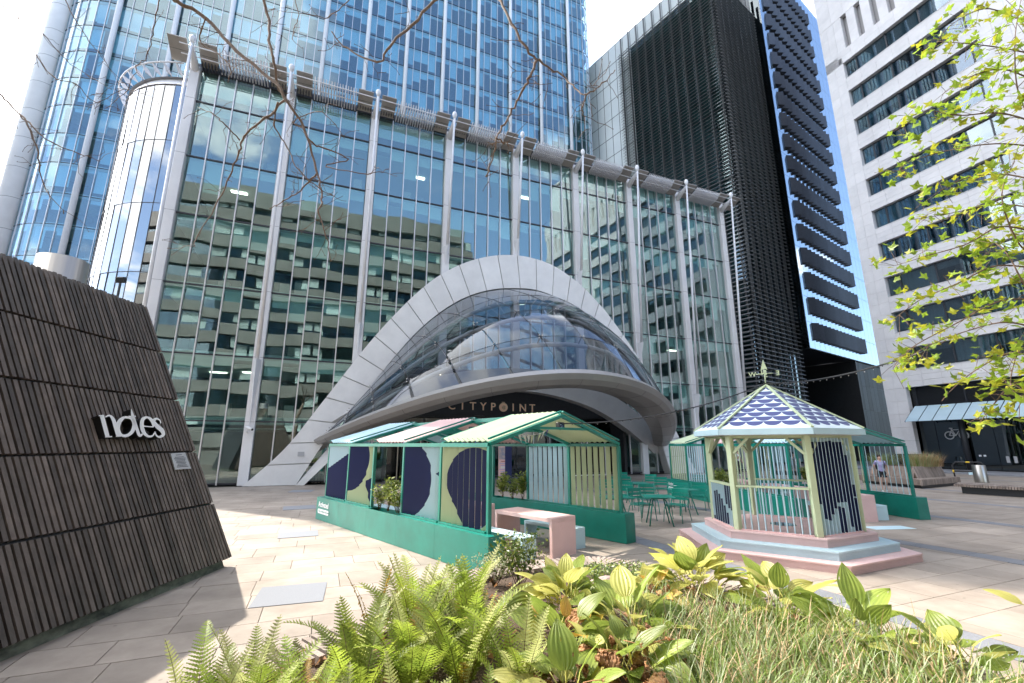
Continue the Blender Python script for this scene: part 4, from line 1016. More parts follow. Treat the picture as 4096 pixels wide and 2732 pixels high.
sh4 = [[('c', c4[0], c4[1], r4)], poly_sh([W1(576, 727), W1(660, 683), W1(665, 960), W1(622, 945), W1(590, 800)])]
c5 = W1(215, 650); r5 = abs(W1(441, 650)[0] - c5[0])
sh5 = [[('c', c5[0], c5[1], r5), halfp(W1(290, 580), W1(438, 472), W1(380, 800)), ]]
lm = {}
for i, cl, sh in ((0, C_MINT, sh1), (1, C_BLUE, sh2), (3, C_MINT, sh4), (4, C_BLUE, sh5)):
    lm[(0, i)] = print_mat('printed_slat_%d' % i, cl, C_NAVY, sh, O1, SX1, face=SY1)
p1 = pavilion(O1, A1, B1, R(-45), ('gb-gb', 'gb-gb'), 'gpb', 'green framed pavilion with navy shapes on its slats beside the timber kiosk', lm)
A2 = Vector((-.113, .994, 0)).normalized(); B2 = Vector((A2.y, -A2.x, 0)); O2 = Vector((8.02, 13.62, 0))
p2_ = pavilion(O2, A2, B2, R(45), ('bg-bg', 'bg-bg'), 'bpg', 'green framed pavilion with open plain slats behind the octagonal bandstand'.replace('octagonal ', ''))
# lettering on the planters
def act_sign(O, A, B, u, scale, label):
    nrm = -B; X = -A; sg = thing('planter_sign', O + A * u - B * .18, label, 'sign', 'white Activated lettering on the planters')
    base = O + A * u - B * .180
    me = text_mesh('Activated', .20 * scale, .004, letter_w, .004, 'word'); o = bpy.data.objects.new('word', me); put(o, sg, basis(base + UP * .37, X, UP, nrm))
    bd = MB(); n_ = 10; hw, r_ = .36 * scale, .062
    pts = [(hw + r_ * math.sin(math.pi * k / n_), r_ * math.cos(math.pi * k / n_)) for k in range(n_ + 1)] + [(-hw - r_ * math.sin(math.pi * k / n_), -r_ * math.cos(math.pi * k / n_)) for k in range(n_ + 1)]
    cpt = base + X * .40 * scale + UP * .25; pb_ = bd.prism([cpt + X * a + UP * b for a, b in pts], nrm * .004).build('pill', letter_w, sg, fixn=True)
    me = text_mesh('YOUR COMMUNITY NETWORK', .058 * scale, .002, green_p, 0, 'small_text'); o = bpy.data.objects.new('small_text', me); put(o, pb_, basis(cpt - X * .365 * scale - UP * .02 + nrm * .0055, X, UP, nrm))
act_sign(O1, A1, B1, 5 * BAY + .05, 1.0, 'Activated lettering on the planter nearest the timber kiosk')
act_sign(O2, A2, B2, 5 * BAY + .02, 1.0, 'Activated lettering on the planter behind the cafe chairs')
# tables and benches
def slab_table(c, A, B, L_, W_, H_, th, mat, name, label, cat, group):
    t = thing(name, c, label, cat, group)
    MB().obox(c + UP * (H_ - th / 2), A, B, UP, L_, W_, th).build('top' if cat == 'table' else 'seat', mat, t, bevel=.004)
    for e in (-1, 1): MB().obox(c + A * (e * (L_ / 2 - th / 2)) + UP * ((H_ - th - .003) / 2), A, B, UP, th, W_, H_ - th - .003).build('end_panel', mat, t, bevel=.004)
    return t
ct1 = (gp(1272, 1279) + gp(1331, 1273)) / 2
tl = ['pink slab table nearest the planting at the open end of the kiosk-side pavilion', 'pink slab table in the middle of the kiosk-side pavilion', 'pink slab table at the far end of the kiosk-side pavilion']
c0 = Vector((1.02, 9.48, 0))
for i in range(3):
    c = c0 + A1 * (.86 + 2.55 * i); slab_table(c, A1, B1, 1.72, .68, .72, .075, pink_p, 'slab_table', tl[i], 'table', 'pink slab tables in the pavilions')
    for d, nm in ((-1, 'kiosk side'), (1, 'cafe side')):
        slab_table(c + B1 * (d * .72) + A1 * .12, A1, B1, 1.5, .36, .41, .065, blue_p, 'slab_bench', 'pale blue bench on the %s of the %s pink table near the kiosk' % (nm, ('nearest', 'middle', 'farthest')[i]), 'bench', 'pale blue slab benches in the pavilions')
tl = ['pink slab table at the open end of the pavilion behind the bandstand', 'pink slab table in the middle of the pavilion behind the bandstand', 'pink slab table at the far end of the pavilion behind the bandstand']
c0 = gp(2000, 1199); c0 = Vector((c0.x, c0.y, 0)) + B2 * -.1
for i in range(3):
    c = c0 + A2 * (.86 + 2.5 * i); slab_table(c, A2, B2, 1.72, .68, .72, .075, pink_p, 'slab_table', tl[i], 'table', 'pink slab tables in the pavilions')
    for d, nm in ((-1, 'cafe side'), (1, 'stone building side')):
        slab_table(c + B2 * (d * .72) + A2 * .12, A2, B2, 1.5, .36, .41, .065, blue_p, 'slab_bench', 'pale blue bench on the %s of the %s pink table behind the bandstand' % (nm, ('nearest', 'middle', 'farthest')[i]), 'bench', 'pale blue slab benches in the pavilions')
# bunting
def bunting(P0, P1_, n, cols, label, seed, sag=.12):
    rr = random.Random(seed); t = thing('bunting', (P0 + P1_) / 2, label, 'bunting', 'bunting strings in the pavilions'); pts = []
    for i in range(n + 1):
        f = i / n; pts.append(P0.lerp(P1_, f) - UP * (sag * 4 * f * (1 - f)))
    MB().tube(pts, .006, 4).build('string', white_p, t)
    d = (P1_ - P0).normalized(); side = UP.cross(d)
    for i in range(n):
        a, b = pts[i].lerp(pts[i + 1], .1), pts[i].lerp(pts[i + 1], .75); m_ = (a + b) / 2 - UP * rr.uniform(.16, .2) + side * rr.uniform(-.09, .09) + d * rr.uniform(-.04, .04)
        q = (a + b) / 2 * .5 + m_ * .5 + side * rr.uniform(-.02, .02)
        MB().add([a, b, (b + m_) / 2 + side * rr.uniform(-.015, .015), m_, (a + m_) / 2 + side * rr.uniform(-.015, .015), q], [(0, 1, 5), (1, 2, 5), (2, 3, 5), (3, 4, 5), (4, 0, 5)], smooth=True).build('flag', rr.choice(cols), t)
pc = [white_p, lilac_p, purple_p, mint_p, white_p, pbsdf('dark_green_cloth', (.01, .06, .045), .8)]
def rfp(O, A, B, u, b, z): return O + A * u + B * b + UP * z
bunting(rfp(O1, A1, B1, .25, .75, 2.36), rfp(O1, A1, B1, 1.3, 2.9, 2.5), 9, pc, 'lilac and white bunting under the green roof nearest the planting', 1)
bunting(rfp(O1, A1, B1, 2.0, .5, 2.3), rfp(O1, A1, B1, 3.0, 2.6, 2.5), 9, pc, 'purple and white bunting between the green and the pink roof', 2)
bunting(rfp(O1, A1, B1, 5.2, .5, 2.3), rfp(O1, A1, B1, 6.3, 2.4, 2.5), 8, [purple_p, blue_p, lilac_p, white_p], 'blue and purple bunting between the pink and the pale blue roof', 3)
rc = [red_p, white_p, purple_p, blue_p, pink_p]
bunting(rfp(O2, A2, B2, 2.0, .5, 2.32), rfp(O2, A2, B2, 2.8, 2.9, 2.5), 9, rc, 'red and blue bunting beyond the pale blue roof behind the bandstand', 4)
bunting(rfp(O2, A2, B2, 5.0, .5, 2.3), rfp(O2, A2, B2, 6.1, 2.6, 2.5), 8, rc, 'red and blue bunting between the pink and the far mint roof', 5)
for O, A, B, u, lb_ in ((O1, A1, B1, 0, 'black spotlight on the front tie of the pavilion near the kiosk'), (O1, A1, B1, 2 * BAY, 'black spotlight on the tie under the pink roof near the kiosk')):
    q = rfp(O, A, B, u + .05, PWD / 2, RZ - .2); s_ = thing('spotlight', q, lb_, 'light', 'spotlights in the pavilion')
    MB().obox(q, A, B, UP, .10, .17, .12).build('head', black_m, s_, bevel=.008); MB().obox(q - A * .056, A, B, UP, .008, .14, .09).build('lens', glass_dark, s_); MB().bar(q - UP * .1, q, .03, .03).build('bracket', black_m, s_)
# fallen pale-blue panel on the paving and totem boards by the entrance
fpn = MB().obox(gp(2040, 1212) + UP * .006, B2, A2, UP, 1.15, .45, .006).build('floor_panel', blue_p); tag(fpn, 'pale blue painted panel on the paving beside the blue bench', 'panel')
def board(px, pz, w_, h_, th, mat, label):
    g_ = gp(*px); d = Vector((g_.x, g_.y, 0)).normalized(); X = Vector((d.y, -d.x, 0)); t = thing('totem_board', g_, label, 'sign board')
    MB().obox(g_ + UP * (pz + h_ / 2), X, d, UP, w_, th, h_).build('board', mat, t, bevel=.01); return t, g_, X, d
t, g_, X, d = board((1158, 1119), .08, .62, 1.95, .08, pink_p, 'pink rounded totem board with a photo print at the entrance')
MB().obox(g_ + UP * 1.68 - d * .043, X, d, UP, .58, .006, .60).build('photo_print', pbsdf('photo_print', (.20, .26, .42), .5, col2=(.62, .48, .40), scale=7, detail=3), t)
for i in range(9): MB().obox(g_ + UP * (1.28 - .1 * i) - d * .043 - X * (.06 if i % 3 else .0), X, d, UP, (.34, .42, .28)[i % 3], .005, .028).build('text_line', red_p if i == 0 else lilac_p, t)
MB().obox(g_ + UP * .98 - d * .044, X, d, UP, .4, .006, .11).build('button_print', white_p, t)
MB().obox(g_ + UP * .04, X, d, UP, .66, .3, .08).build('foot', black_m, t)
t, g_, X, d = board((1167, 1121), .06, .34, 2.1, .10, navy_p, 'narrow navy totem board beside the pink one')
# ---------------------------------------------------------------- bandstand (six-sided) in front of the right pavilion
GC = Vector((5.78, 10.32, 0)); GA = [R(-95 + 60 * i) for i in range(6)]    # near, right, back-right, back, left, front-left
gz = thing('bandstand', GC, 'small six-sided bandstand with scalloped roof on pink and blue steps', 'bandstand')
def gv(i, r_, z): a = GA[i % 6]; return GC + Vector((math.cos(a), math.sin(a), 0)) * r_ + UP * z
TI = [(2.2, 0.0, .15, pink_p), (1.9, .15, .30, blue_p), (1.6, .30, .45, pink_p)]
for r_, z0, z1, mt in TI:
    core = MB().prism([gv(i, r_ - .05, z0 + .004) for i in range(6)], UP * (z1 - z0 - .03)).build('step_core', mt, gz, fixn=True)
    for i in range(6):
        a, b = gv(i, r_, 0), gv(i + 1, r_, 0); d = (b - a).normalized(); o_ = Vector((d.y, -d.x, 0)); nb = 6; hh = (z1 - z0 - .026) / nb
        for q in range(nb):        # grooved riser boards
            MB().prism([a + UP * (z0 + hh * q + .003) - o_ * .012, b + UP * (z0 + hh * q + .003) - o_ * .012, b + UP * (z0 + hh * (q + 1) - .003) - o_ * .012, a + UP * (z0 + hh * (q + 1) - .003) - o_ * .012], -o_ * .03).build('riser_board', mt, gz, fixn=True)
        # tread boards: two mitred planks round the edge
        for (ra, rb) in ((0, .16), (.166, .34)):
            MB().prism([gv(i, r_ - ra, z1 - .024), gv(i + 1, r_ - ra, z1 - .024), gv(i + 1, r_ - rb, z1 - .024), gv(i, r_ - rb, z1 - .024)], UP * .024).build('tread_board', mt, gz, fixn=True)
dk = []
for q in range(18):
    x = -1.26 + .14 * q + .07; hw = min(1.26, (1.26 - abs(x)) / math.tan(R(30)) if False else math.sqrt(max(0.02, 1.26 ** 2 - x * x)) * .98)
    dr = Vector((math.cos(R(25)), math.sin(R(25)), 0)); dn = Vector((-dr.y, dr.x, 0)); dk.append(bx(GC + dn * x + UP * (.45 - .006), dr, dn, UP, 2 * hw, .134, .02))
pieces('deck_board', pink_p, dk, gz)
MB().lathe([(0, .002), (.26, .002), (.26, -.01)], 8, GC + UP * .456, smooth=False).build('floor_plate', glass_dark, gz)
for i in range(6):
    p = gv(i, 1.36, 0); rdl = (p - GC).normalized(); tn = Vector((-rdl.y, rdl.x, 0)); MB().obox(p + UP * 1.40, rdl, tn, UP, .115, .115, 1.90).build('post', mint_p, gz, bevel=.006)
    for j in (-1, 1):
        other = gv(i + j, 1.36, 0); d = (other - p).normalized(); MB().bar(p + d * .05 + UP * 1.93, p + d * .36 + UP * 2.26, .05, .075, up=UP.cross(d)).build('brace', mint_p, gz)
    a, b = gv(i, 1.36, 2.285), gv(i + 1, 1.36, 2.285); MB().bar(a, b, .06, .09).build('top_beam', mint_p, gz)
RE, REZ, RAZ = 1.64, 2.42, 3.42
m, t_, o_ = mat_new('scallop_print')
uvn = N(t_, 'ShaderNodeUVMap'); sp_ = N(t_, 'ShaderNodeSeparateXYZ'); lk(t_, uvn.outputs[0], sp_.inputs[0])
def mt_(op, a, b=None):
    n_ = N(t_, 'ShaderNodeMath', operation=op)
    for i, x in enumerate((a, b)):
        if x is None: continue
        if isinstance(x, (int, float)): n_.inputs[i].default_value = x
        else: lk(t_, x, n_.inputs[i])
    return n_.outputs[0]
v = mt_('SUBTRACT', sp_.outputs['Y'], .10); rw = mt_('DIVIDE', v, .172); rf = mt_('FLOOR', rw); lv = mt_('SUBTRACT', rw, rf)
odd = mt_('MULTIPLY', mt_('MODULO', mt_('ADD', rf, 20.0), 2.0), .5); uu = mt_('ADD', mt_('ADD', mt_('DIVIDE', sp_.outputs['X'], 0.318), odd), 40.0); uf = mt_('SUBTRACT', mt_('FRACT', uu), .5)
dx = mt_('MULTIPLY', uf, 0.318); dy = mt_('MULTIPLY', mt_('SUBTRACT', .95, lv), .172); dd = mt_('SQRT', mt_('ADD', mt_('MULTIPLY', dx, dx), mt_('MULTIPLY', dy, dy)))
ins = mt_('MULTIPLY', mt_('LESS_THAN', dd, .16), mt_('GREATER_THAN', dy, 0.0)); ins = mt_('MULTIPLY', ins, mt_('GREATER_THAN', v, 0.0))
pp_ = N(t_, 'ShaderNodeBsdfPrincipled', inp={'Roughness': .4}); mx2 = N(t_, 'ShaderNodeMix', data_type='RGBA'); mx2.inputs[6].default_value = (.70, .80, .84, 1); mx2.inputs[7].default_value = (.045, .058, .185, 1)
lk(t_, ins, mx2.inputs[0]); lk(t_, mx2.outputs[2], pp_.inputs['Base Color']); lk(t_, pp_.outputs[0], o_.inputs[0]); scallop = m
apex = GC + UP * RAZ
for i in range(6):
    a, b = gv(i, RE, REZ), gv(i + 1, RE, REZ); mid = (a + b) / 2; n_ = (b - a).cross(apex - a).normalized(); n_ = n_ if n_.z > 0 else -n_
    th = .03; mb = MB(); mb.add([a, b, apex, a - n_ * th, b - n_ * th, apex - n_ * th], [(0, 1, 2), (5, 4, 3), (0, 3, 4, 1), (1, 4, 5, 2), (2, 5, 3, 0)])
    ro = mb.build('roof_panel', scallop, gz, origin=(0, 0, 0)); me = ro.data; uv = me.uv_layers.new(name='UVMap'); ud = (b - a).normalized(); vd = (apex - mid).normalized()
    for lp_ in me.loops:
        co = me.vertices[lp_.vertex_index].co; uv.data[lp_.index].uv = ((co - mid).dot(ud), (co - mid).dot(vd))
    MB().bar(gv(i, RE + .01, REZ + .018), apex + UP * .018, .05, .03).build('hip_batten', mint_p, gz)
    o2 = Vector((ud.y, -ud.x, 0)); MB().obox(mid + o2 * .012 - UP * .062, ud, o2, UP, (b - a).length + .01, .022, .115).build('fascia_board', blue_p, gz)
    MB().obox(mid - o2 * .16 - UP * .125, ud, o2, UP, (b - a).length - .2, .3, .012).build('eave_soffit', soffit_clad, gz)
# side panels: rails and fins set across the wall
def fins(i, z0, z1, n, mat, depth=.10, th=.018):
    a, b = gv(i, 1.36, 0), gv(i + 1, 1.36, 0); d = (b - a).normalized(); o2 = Vector((d.y, -d.x, 0))
    for q in range(n):
        ct = a.lerp(b, .055 + .89 * (q + .5) / n) + UP * ((z0 + z1) / 2); ob = bpy.data.objects.new('side_slat', unit_box(mat)); put(ob, gz, bxm(bx(ct, o2, d, UP, depth, th, z1 - z0)))
    MB().obox((a + b) / 2 + UP * (z0 - .012), d, o2, UP, (b - a).length - .14, .13, .024).build('foot_rail', pink_p, gz)
def rail(i, z):
    a, b = gv(i, 1.36, z), gv(i + 1, 1.36, z); d = (b - a).normalized(); o2 = Vector((d.y, -d.x, 0)); MB().obox((a + b) / 2, d, o2, UP, (b - a).length - .1, .13, .035).build('hand_rail', mint_p, gz)
def J_(x, y): return ((2700 + x * .44643) / K, (1450 + y * .44643) / K)
def face_uv(i):
    a, b = gv(i, 1.36, 0), gv(i + 1, 1.36, 0); d = (b - a).normalized(); o2 = Vector((d.y, -d.x, 0))
    def f(x, y): p = onp(*J_(x, y), a + o2 * .02, o2); return ((p - a).dot(d), p.z)
    return a, d, f
a, d, f = face_uv(0)
shp = [[('h', 0, 1, 2.16), ('h', 0, -1, -1.02), halfp(f(1225, 690), f(1390, 1300), f(1290, 1250)) if False else ('h', -1, 0, 0), halfp(f(1480, 700), f(1600, 1130), f(1350, 900)), ('c', f(1340, 950)[0], f(1340, 950)[1], .98)],
       poly_sh([f(1225, 730), f(1330, 1380), f(1380, 1430), f(1440, 1300), f(1440, 1060), f(1380, 700)]),
       [('c', f(1500, 1010)[0], f(1500, 1010)[1], .42), halfp(f(1525, 830), f(1575, 1060), f(1500, 1000)), halfp(f(1440, 1040), f(1575, 1230), f(1500, 900))],
       poly_sh([f(1455, 1235), f(1530, 1310), f(1500, 1300), f(1560, 1540), f(1470, 1530)]),
       poly_sh([f(1540, 1230), f(1640, 1205), f(1700, 1500), f(1600, 1530)])]
fins(0, .475, 2.24, 11, print_mat('printed_fin_front', C_BLUE, (.008, .015, .07), shp, a, d, face=d), .12)
a, d, f = face_uv(4)
shp = [poly_sh([f(350, 1170), f(375, 1130), f(420, 1200), f(490, 1370), f(490, 1450), f(370, 1400)]), poly_sh([f(440, 1060), f(530, 1070), f(560, 1360), f(490, 1300), f(455, 1240)])]
fins(4, .475, 1.27, 9, print_mat('printed_fin_left', C_BLUE, (.008, .015, .07), shp, a, d, face=d), .12); rail(4, 1.29)
fins(5, .475, 1.27, 10, blue_p, .085); rail(5, 1.29)
fins(1, .475, 1.27, 10, blue_p, .085); rail(1, 1.29)
fins(2, .475, 1.27, 10, blue_p, .085); rail(2, 1.29)
# weather vane
wv = thing('weather_vane', apex, 'mint weather vane with compass letters on the bandstand roof', 'weather vane')
MB().tube([apex - UP * .02, apex + UP * .36], .014, 6).build('spindle', mint_p, wv)
vx = Vector((.86, -.5, 0)).normalized(); vy = Vector((-vx.y, vx.x, 0)); zc = apex + UP * .27
for dd_ in (vx, vy): MB().tube([zc - dd_ * .17, zc + dd_ * .17], .009, 5).build('arm', mint_p, wv)
for ch_, dd_, off in (('E', vx, .25), ('W', -vx, .22), ('N', vy * -1, .22), ('S', vy, .22)):
    me = text_mesh(ch_, .15, .012, mint_p, .003, 'compass_letter'); o = bpy.data.objects.new('compass_letter', me); put(o, wv, basis(zc + dd_ * off + vx * .05 - UP * .05, -vx, UP, -Vector((vx.y, -vx.x, 0)) if False else vy))
MB().prism([apex + UP * .60, apex + UP * .36 + vx * .07, apex + UP * .38 + vx * .02, apex + UP * .36 - vx * .07], vy * .012).build('arrow', mint_p, wv, fixn=True)
# ---------------------------------------------------------------- cafe chairs and tables
def E_(x, y): return ((2400 + x * .21267) / K, (1850 + y * .21267) / K)
def chair_proto():
    t = thing('cafe_chair', (0, 0, 0), 'c', 'chair', 'green metal cafe chairs')
    for i in range(6): MB().obox((0, -.20 + .082 * i, .435 + .012 * abs(i - 2.5)), (1, 0, 0), (0, 1, 0), UP, .43, .07, .012).build('seat_slat', green_c, t)
    for i, z in enumerate((.60, .70, .81)):
        hh = .075 if i < 2 else .10; y = -.25 - (z - .45) * .22; MB().add([(x, y - .03 * (1 - (x / .23) ** 2) + d, z + e) for d in (0, .012) for e in (-hh / 2, hh / 2) for x in (-.23, -.115, 0, .115, .23)],
            [(k, k + 1, k + 6, k + 5) for k in range(4)] + [(10 + k, 15 + k, 16 + k, 11 + k) for k in range(4)] + [(k + 5, k + 6, k + 16, k + 15) for k in range(4)] + [(k, k + 10, k + 11, k + 1) for k in range(4)]).build('back_slat', green_c, t, fixn=True)
    for s in (-1, 1):
        MB().tube([(s * .24, -.36, .87), (s * .24, -.27, .52), (s * .235, -.22, .43), (s * .23, .22, .43)], .012, 6).build('side_rail', green_c, t)
        MB().tube([(s * .235, -.20, .42), (s * .25, -.25, .38), (s * .27, -.36, .0)], .012, 6).build('leg', green_c, t)
        MB().tube([(s * .23, .20, .42), (s * .245, .235, .38), (s * .27, .28, .0)], .012, 6).build('leg', green_c, t)
        MB().tube([(s * .245, -.30, .62), (s * .285, -.1, .635), (s * .29, .13, .63), (s * .275, .17, .59), (s * .25, .15, .47), (s * .235, .10, .43)], .011, 6).build('arm', green_c, t)
    MB().tube([(-.23, .21, .425), (.23, .21, .425)], .011, 6).build('front_rail', green_c, t)
    return t
def table_proto():
    t = thing('cafe_table', (0, 0, 0), 't', 'table', 'green metal cafe tables')
    MB().obox((0, 0, .735), (1, 0, 0), (0, 1, 0), UP, .80, .80, .02).build('top', green_c, t, bevel=.006)
    for sx in (-1, 1):
        for sy in (-1, 1): MB().tube([(sx * .12, sy * .12, .72), (sx * .18, sy * .18, .62), (sx * .31, sy * .31, 0)], .018, 6).build('leg', green_c, t)
    MB().obox((0, 0, .70), (1, 0, 0), (0, 1, 0), UP, .44, .44, .03).build('frame', green_c, t)
    return t
def place(p, loc, rz, label, first):
    M = Matrix.Translation(loc) @ Matrix.Rotation(rz, 4, 'Z')
    if first: p.matrix_basis = M; p['label'] = label; WM[p.name] = M; return p
    return copy_tree(p, M, None, label)
tp = table_proto(); cp_ = chair_proto()
TC = [gp(*E_(1090, 628), z=.745), gp(*E_(1530, 500), z=.745), gp(*E_(680, 380), z=.745), gp(*E_(250, 640), z=.745)]
for q in TC: q.z = 0
tlb = ['green cafe table nearest the bandstand steps', 'green cafe table right beside the planter lettering', 'green cafe table farthest back near the entrance', 'green cafe table half hidden behind the mint slats']
protoT = [tp]
TR = [R(-8), R(14), R(4), R(10)]
tabs = [copy_tree(tp, Matrix.Translation(TC[i]) @ Matrix.Rotation(TR[i], 4, 'Z'), None, tlb[i]) for i in range(1, 4)]
place(tp, TC[0], TR[0], tlb[0], True)
CH_ = [(E_(810, 1090), 0, 'left of the nearest table, its back to the planting'), (E_(1455, 1115), 0, 'nearest the bandstand steps, its back to the planting'), (E_(930, 960), 0, 'behind the nearest table on its left'),
       (E_(1860, 890), 1, 'closest to the bandstand posts, turned to the lettering table'), (E_(1160, 720), 1, 'on the left of the table beside the planter lettering'), (E_(1500, 900), 0, 'tucked behind the right of the nearest table'),
       (E_(955, 625), 2, 'on the right of the farthest table'), (E_(470, 560), 2, 'behind the farthest table near the entrance doors'), (E_(545, 700), 2, 'in front of the farthest table'), (E_(480, 880), 3, 'against the mint slats, its legs in the gap'),
       (E_(1860, 640), 1, 'behind the lettering table against the planter'), (E_(345, 690), 2, 'on the left of the farthest table by the mint slats'), (E_(150, 800), 3, 'seen through the gaps of the mint slats')]
for i, (pxy, ti, lb_) in enumerate(CH_):
    g_ = gp(*pxy); d = TC[ti] - g_; rz = math.atan2(d.y, d.x) - math.pi / 2 + rnd.uniform(-.2, .2); place(cp_, g_, rz, 'green metal cafe armchair ' + lb_, False)
g_ = gp(1076, 1098); place(cp_, g_, R(140), 'green metal cafe armchair seen through the kiosk-side pavilion', True)

# ---------------------------------------------------------------- people
def person(loc, rz, H_, J, cols, label, extra=None):
    """body grown from a joint skeleton with a Skin modifier; material of each face by nearest bone"""
    t = thing('person', loc, label, 'person', None, rz); k = H_ / 1.75
    V = [Vector(J[n_][0]) * k for n_ in J]; Rr = [J[n_][1] * k for n_ in J]; names = list(J); E2 = []; mi = []
    for n_ in names:
        if J[n_][2]: E2.append((names.index(J[n_][2]), names.index(n_))); mi.append(J[n_][3])
    me = bpy.data.meshes.new('body'); me.from_pydata(V, E2, []); ob = bpy.data.objects.new('body', me); COL.objects.link(ob)
    sk = ob.modifiers.new('s', 'SKIN'); sk.use_smooth_shade = True
    for i, v in enumerate(me.skin_vertices[0].data if me.skin_vertices else []): v.radius = (Rr[i], Rr[i])
    if not me.skin_vertices:
        bm = bmesh.new(); bm.from_mesh(me); ly = bm.verts.layers.skin.verify(); bm.verts.ensure_lookup_table()
        for i, v in enumerate(bm.verts): v[ly].radius = (Rr[i], Rr[i]); v[ly].use_root = (i == 0)
        bm.to_mesh(me); bm.free()
    sb_ = ob.modifiers.new('d', 'SUBSURF'); sb_.levels = 2; sb_.render_levels = 2
    dg = bpy.context.evaluated_depsgraph_get(); dg.update(); m2 = bpy.data.meshes.new_from_object(ob.evaluated_get(dg)); bpy.data.objects.remove(ob)
    m2.materials.clear()
    for c in cols: m2.materials.append(c)
    segs = [(V[a], V[b], m_) for (a, b), m_ in zip(E2, mi)]
    for p in m2.polygons:
        best = None
        for a, b, m_ in segs:
            d = b - a; tt = max(0, min(1, (p.center - a).dot(d) / max(1e-9, d.length_squared))); q = (p.center - (a + d * tt)).length
            if best is None or q < best[0]: best = (q, m_)
        p.material_index = best[1]; p.use_smooth = True
    o = bpy.data.objects.new('body', m2); put(o, t, WM[t.name])
    hd_ = Vector(J['crown'][0]) * k; M = WM[t.name]
    hb = MB(); 
    prof = [(.0, .055), (.05, .05), (.085, .025), (.100, -.01), (.098, -.05), (.09, -.085)]
    hb.lathe([(r_ * k, z * k) for r_, z in reversed(prof)], 14); hb.v = [(x, y - (.012 * k) - max(0, y) * .25, z) for x, y, z in hb.v]
    ho = hb.build('hair', cols[4], t, origin=(0, 0, 0)); ho.matrix_basis = Matrix.Translation(hd_ + Vector((0, 0, .02 * k)))
    hc = hd_ + Vector((0, .075 * k, -.085 * k))
    for s in (-1, 1):
        e = MB(); e.lathe([(0, -.011), (.011, 0), (0, .011)], 6, hc + Vector((s * .034, .012, .008)) * k); e.build('eye', black_m, t, origin=(0, 0, 0)).matrix_basis = I4
        e = MB(); e.lathe([(0, -.03), (.012, -.015), (.016, .015), (0, .028)], 6, hd_ + Vector((s * .093, .0, -.085)) * k); e.build('ear', cols[0], t, origin=(0, 0, 0)).matrix_basis = I4
    n_ = MB(); n_.add([hc + Vector(p) * k for p in ((-.013, .015, -.035), (.013, .015, -.035), (0, .045, -.03), (0, .018, .012))], [(0, 1, 2), (0, 2, 3), (1, 3, 2)]); n_.build('nose', cols[0], t, origin=(0, 0, 0)).matrix_basis = I4
    m_ = MB(); m_.obox(hc + Vector((0, .014, -.06)) * k, (1, 0, 0), (0, 1, 0), UP, .042 * k, .012 * k, .008 * k); m_.build('mouth', pbsdf('lips_' + t.name, (.30, .10, .09), .6), t, origin=(0, 0, 0)).matrix_basis = I4
    return t
def skel(lleg, rleg, larm, rarm):
    """joints: (position, radius, parent, material of the bone to the parent); mats 0 skin 1 shirt 2 shorts 3 shoes"""
    J = {'pelvis': ((0, 0, .96), .135, None, 2), 'waist': ((0, 0, 1.08), .125, 'pelvis', 1), 'chest': ((0, .01, 1.28), .15, 'waist', 1), 'upper': ((0, 0, 1.41), .115, 'chest', 1), 'neck': ((0, .005, 1.50), .055, 'upper', 0), 'jaw': ((0, .03, 1.575), .075, 'neck', 0), 'crown': ((0, .015, 1.69), .085, 'jaw', 0)}
    for s, leg, n_ in ((-1, lleg, 'l'), (1, rleg, 'r')):
        J['hip' + n_] = ((s * .10, 0, .90), .10, 'pelvis', 2); J['thigh' + n_] = ((s * .11, leg[0][0] * .5, .70), .088, 'hip' + n_, 2); J['knee' + n_] = ((s * .11, leg[0][0], leg[0][1]), .058, 'thigh' + n_, leg[3]); J['calf' + n_] = ((s * .11, (leg[0][0] * .6 + leg[1][0] * .4) - .02, (leg[0][1] * .6 + leg[1][1] * .4)), .056, 'knee' + n_, leg[3]); J['ankle' + n_] = ((s * .11, *leg[1]), .036, 'calf' + n_, leg[3]); J['toe' + n_] = ((s * .12, *leg[2]), .035, 'ankle' + n_, 3)
    for s, arm, n_ in ((-1, larm, 'l'), (1, rarm, 'r')):
        J['sh' + n_] = ((s * .175, 0, 1.42), .068, 'upper', 1); J['ub' + n_] = ((s * .215, arm[0][1] * .5, 1.30), .052, 'sh' + n_, 1); J['el' + n_] = (arm[0], .042, 'ub' + n_, 0); J['wr' + n_] = (arm[1], .029, 'el' + n_, 0); d = (Vector(arm[1]) - Vector(arm[0])).normalized(); pm = Vector(arm[1]) + d * .07; J['pm' + n_] = (tuple(pm), .034, 'wr' + n_, 0)
        for q in range(4): J['fg%d%s' % (q, n_)] = (tuple(pm + d * (.075, .09, .085, .065)[q] + Vector((-s * .01, (q - 1.5) * .02, 0))), .0085, 'pm' + n_, 0)
        J['th' + n_] = (tuple(Vector(arm[1]) + d * .075 + Vector((-s * .01, .05, 0))), .0095, 'pm' + n_, 0)
    return J
skin = pbsdf('skin', (.48, .30, .22), .55); hair = pbsdf('brown_hair', (.035, .02, .013), .7); tee = pbsdf('lilac_tee', (.33, .31, .50), .85, var=.2, scale=14); shorts = pbsdf('black_shorts', (.018, .018, .022), .8); shoe_m = pbsdf('pale_trainers', (.55, .54, .52), .7)
Jw = skel(((.03, .50), (-.16, .12), (-.05, .05), 0), ((.06, .50), (.10, .10), (.23, .04), 0), ((-.27, -.06, 1.15), (-.25, .06, .93)), ((.29, -.10, 1.16), (.36, .02, .95)))
g_ = gp(2032, 1131); g_.z = 0
mn = person(g_, math.atan2(-g_.y, -g_.x) - math.pi / 2 + .25, 1.66, Jw, [skin, tee, shorts, shoe_m, hair], 'person walking in lilac tee and black shorts beside the slatted pavilion')
kk = 1.66 / 1.75
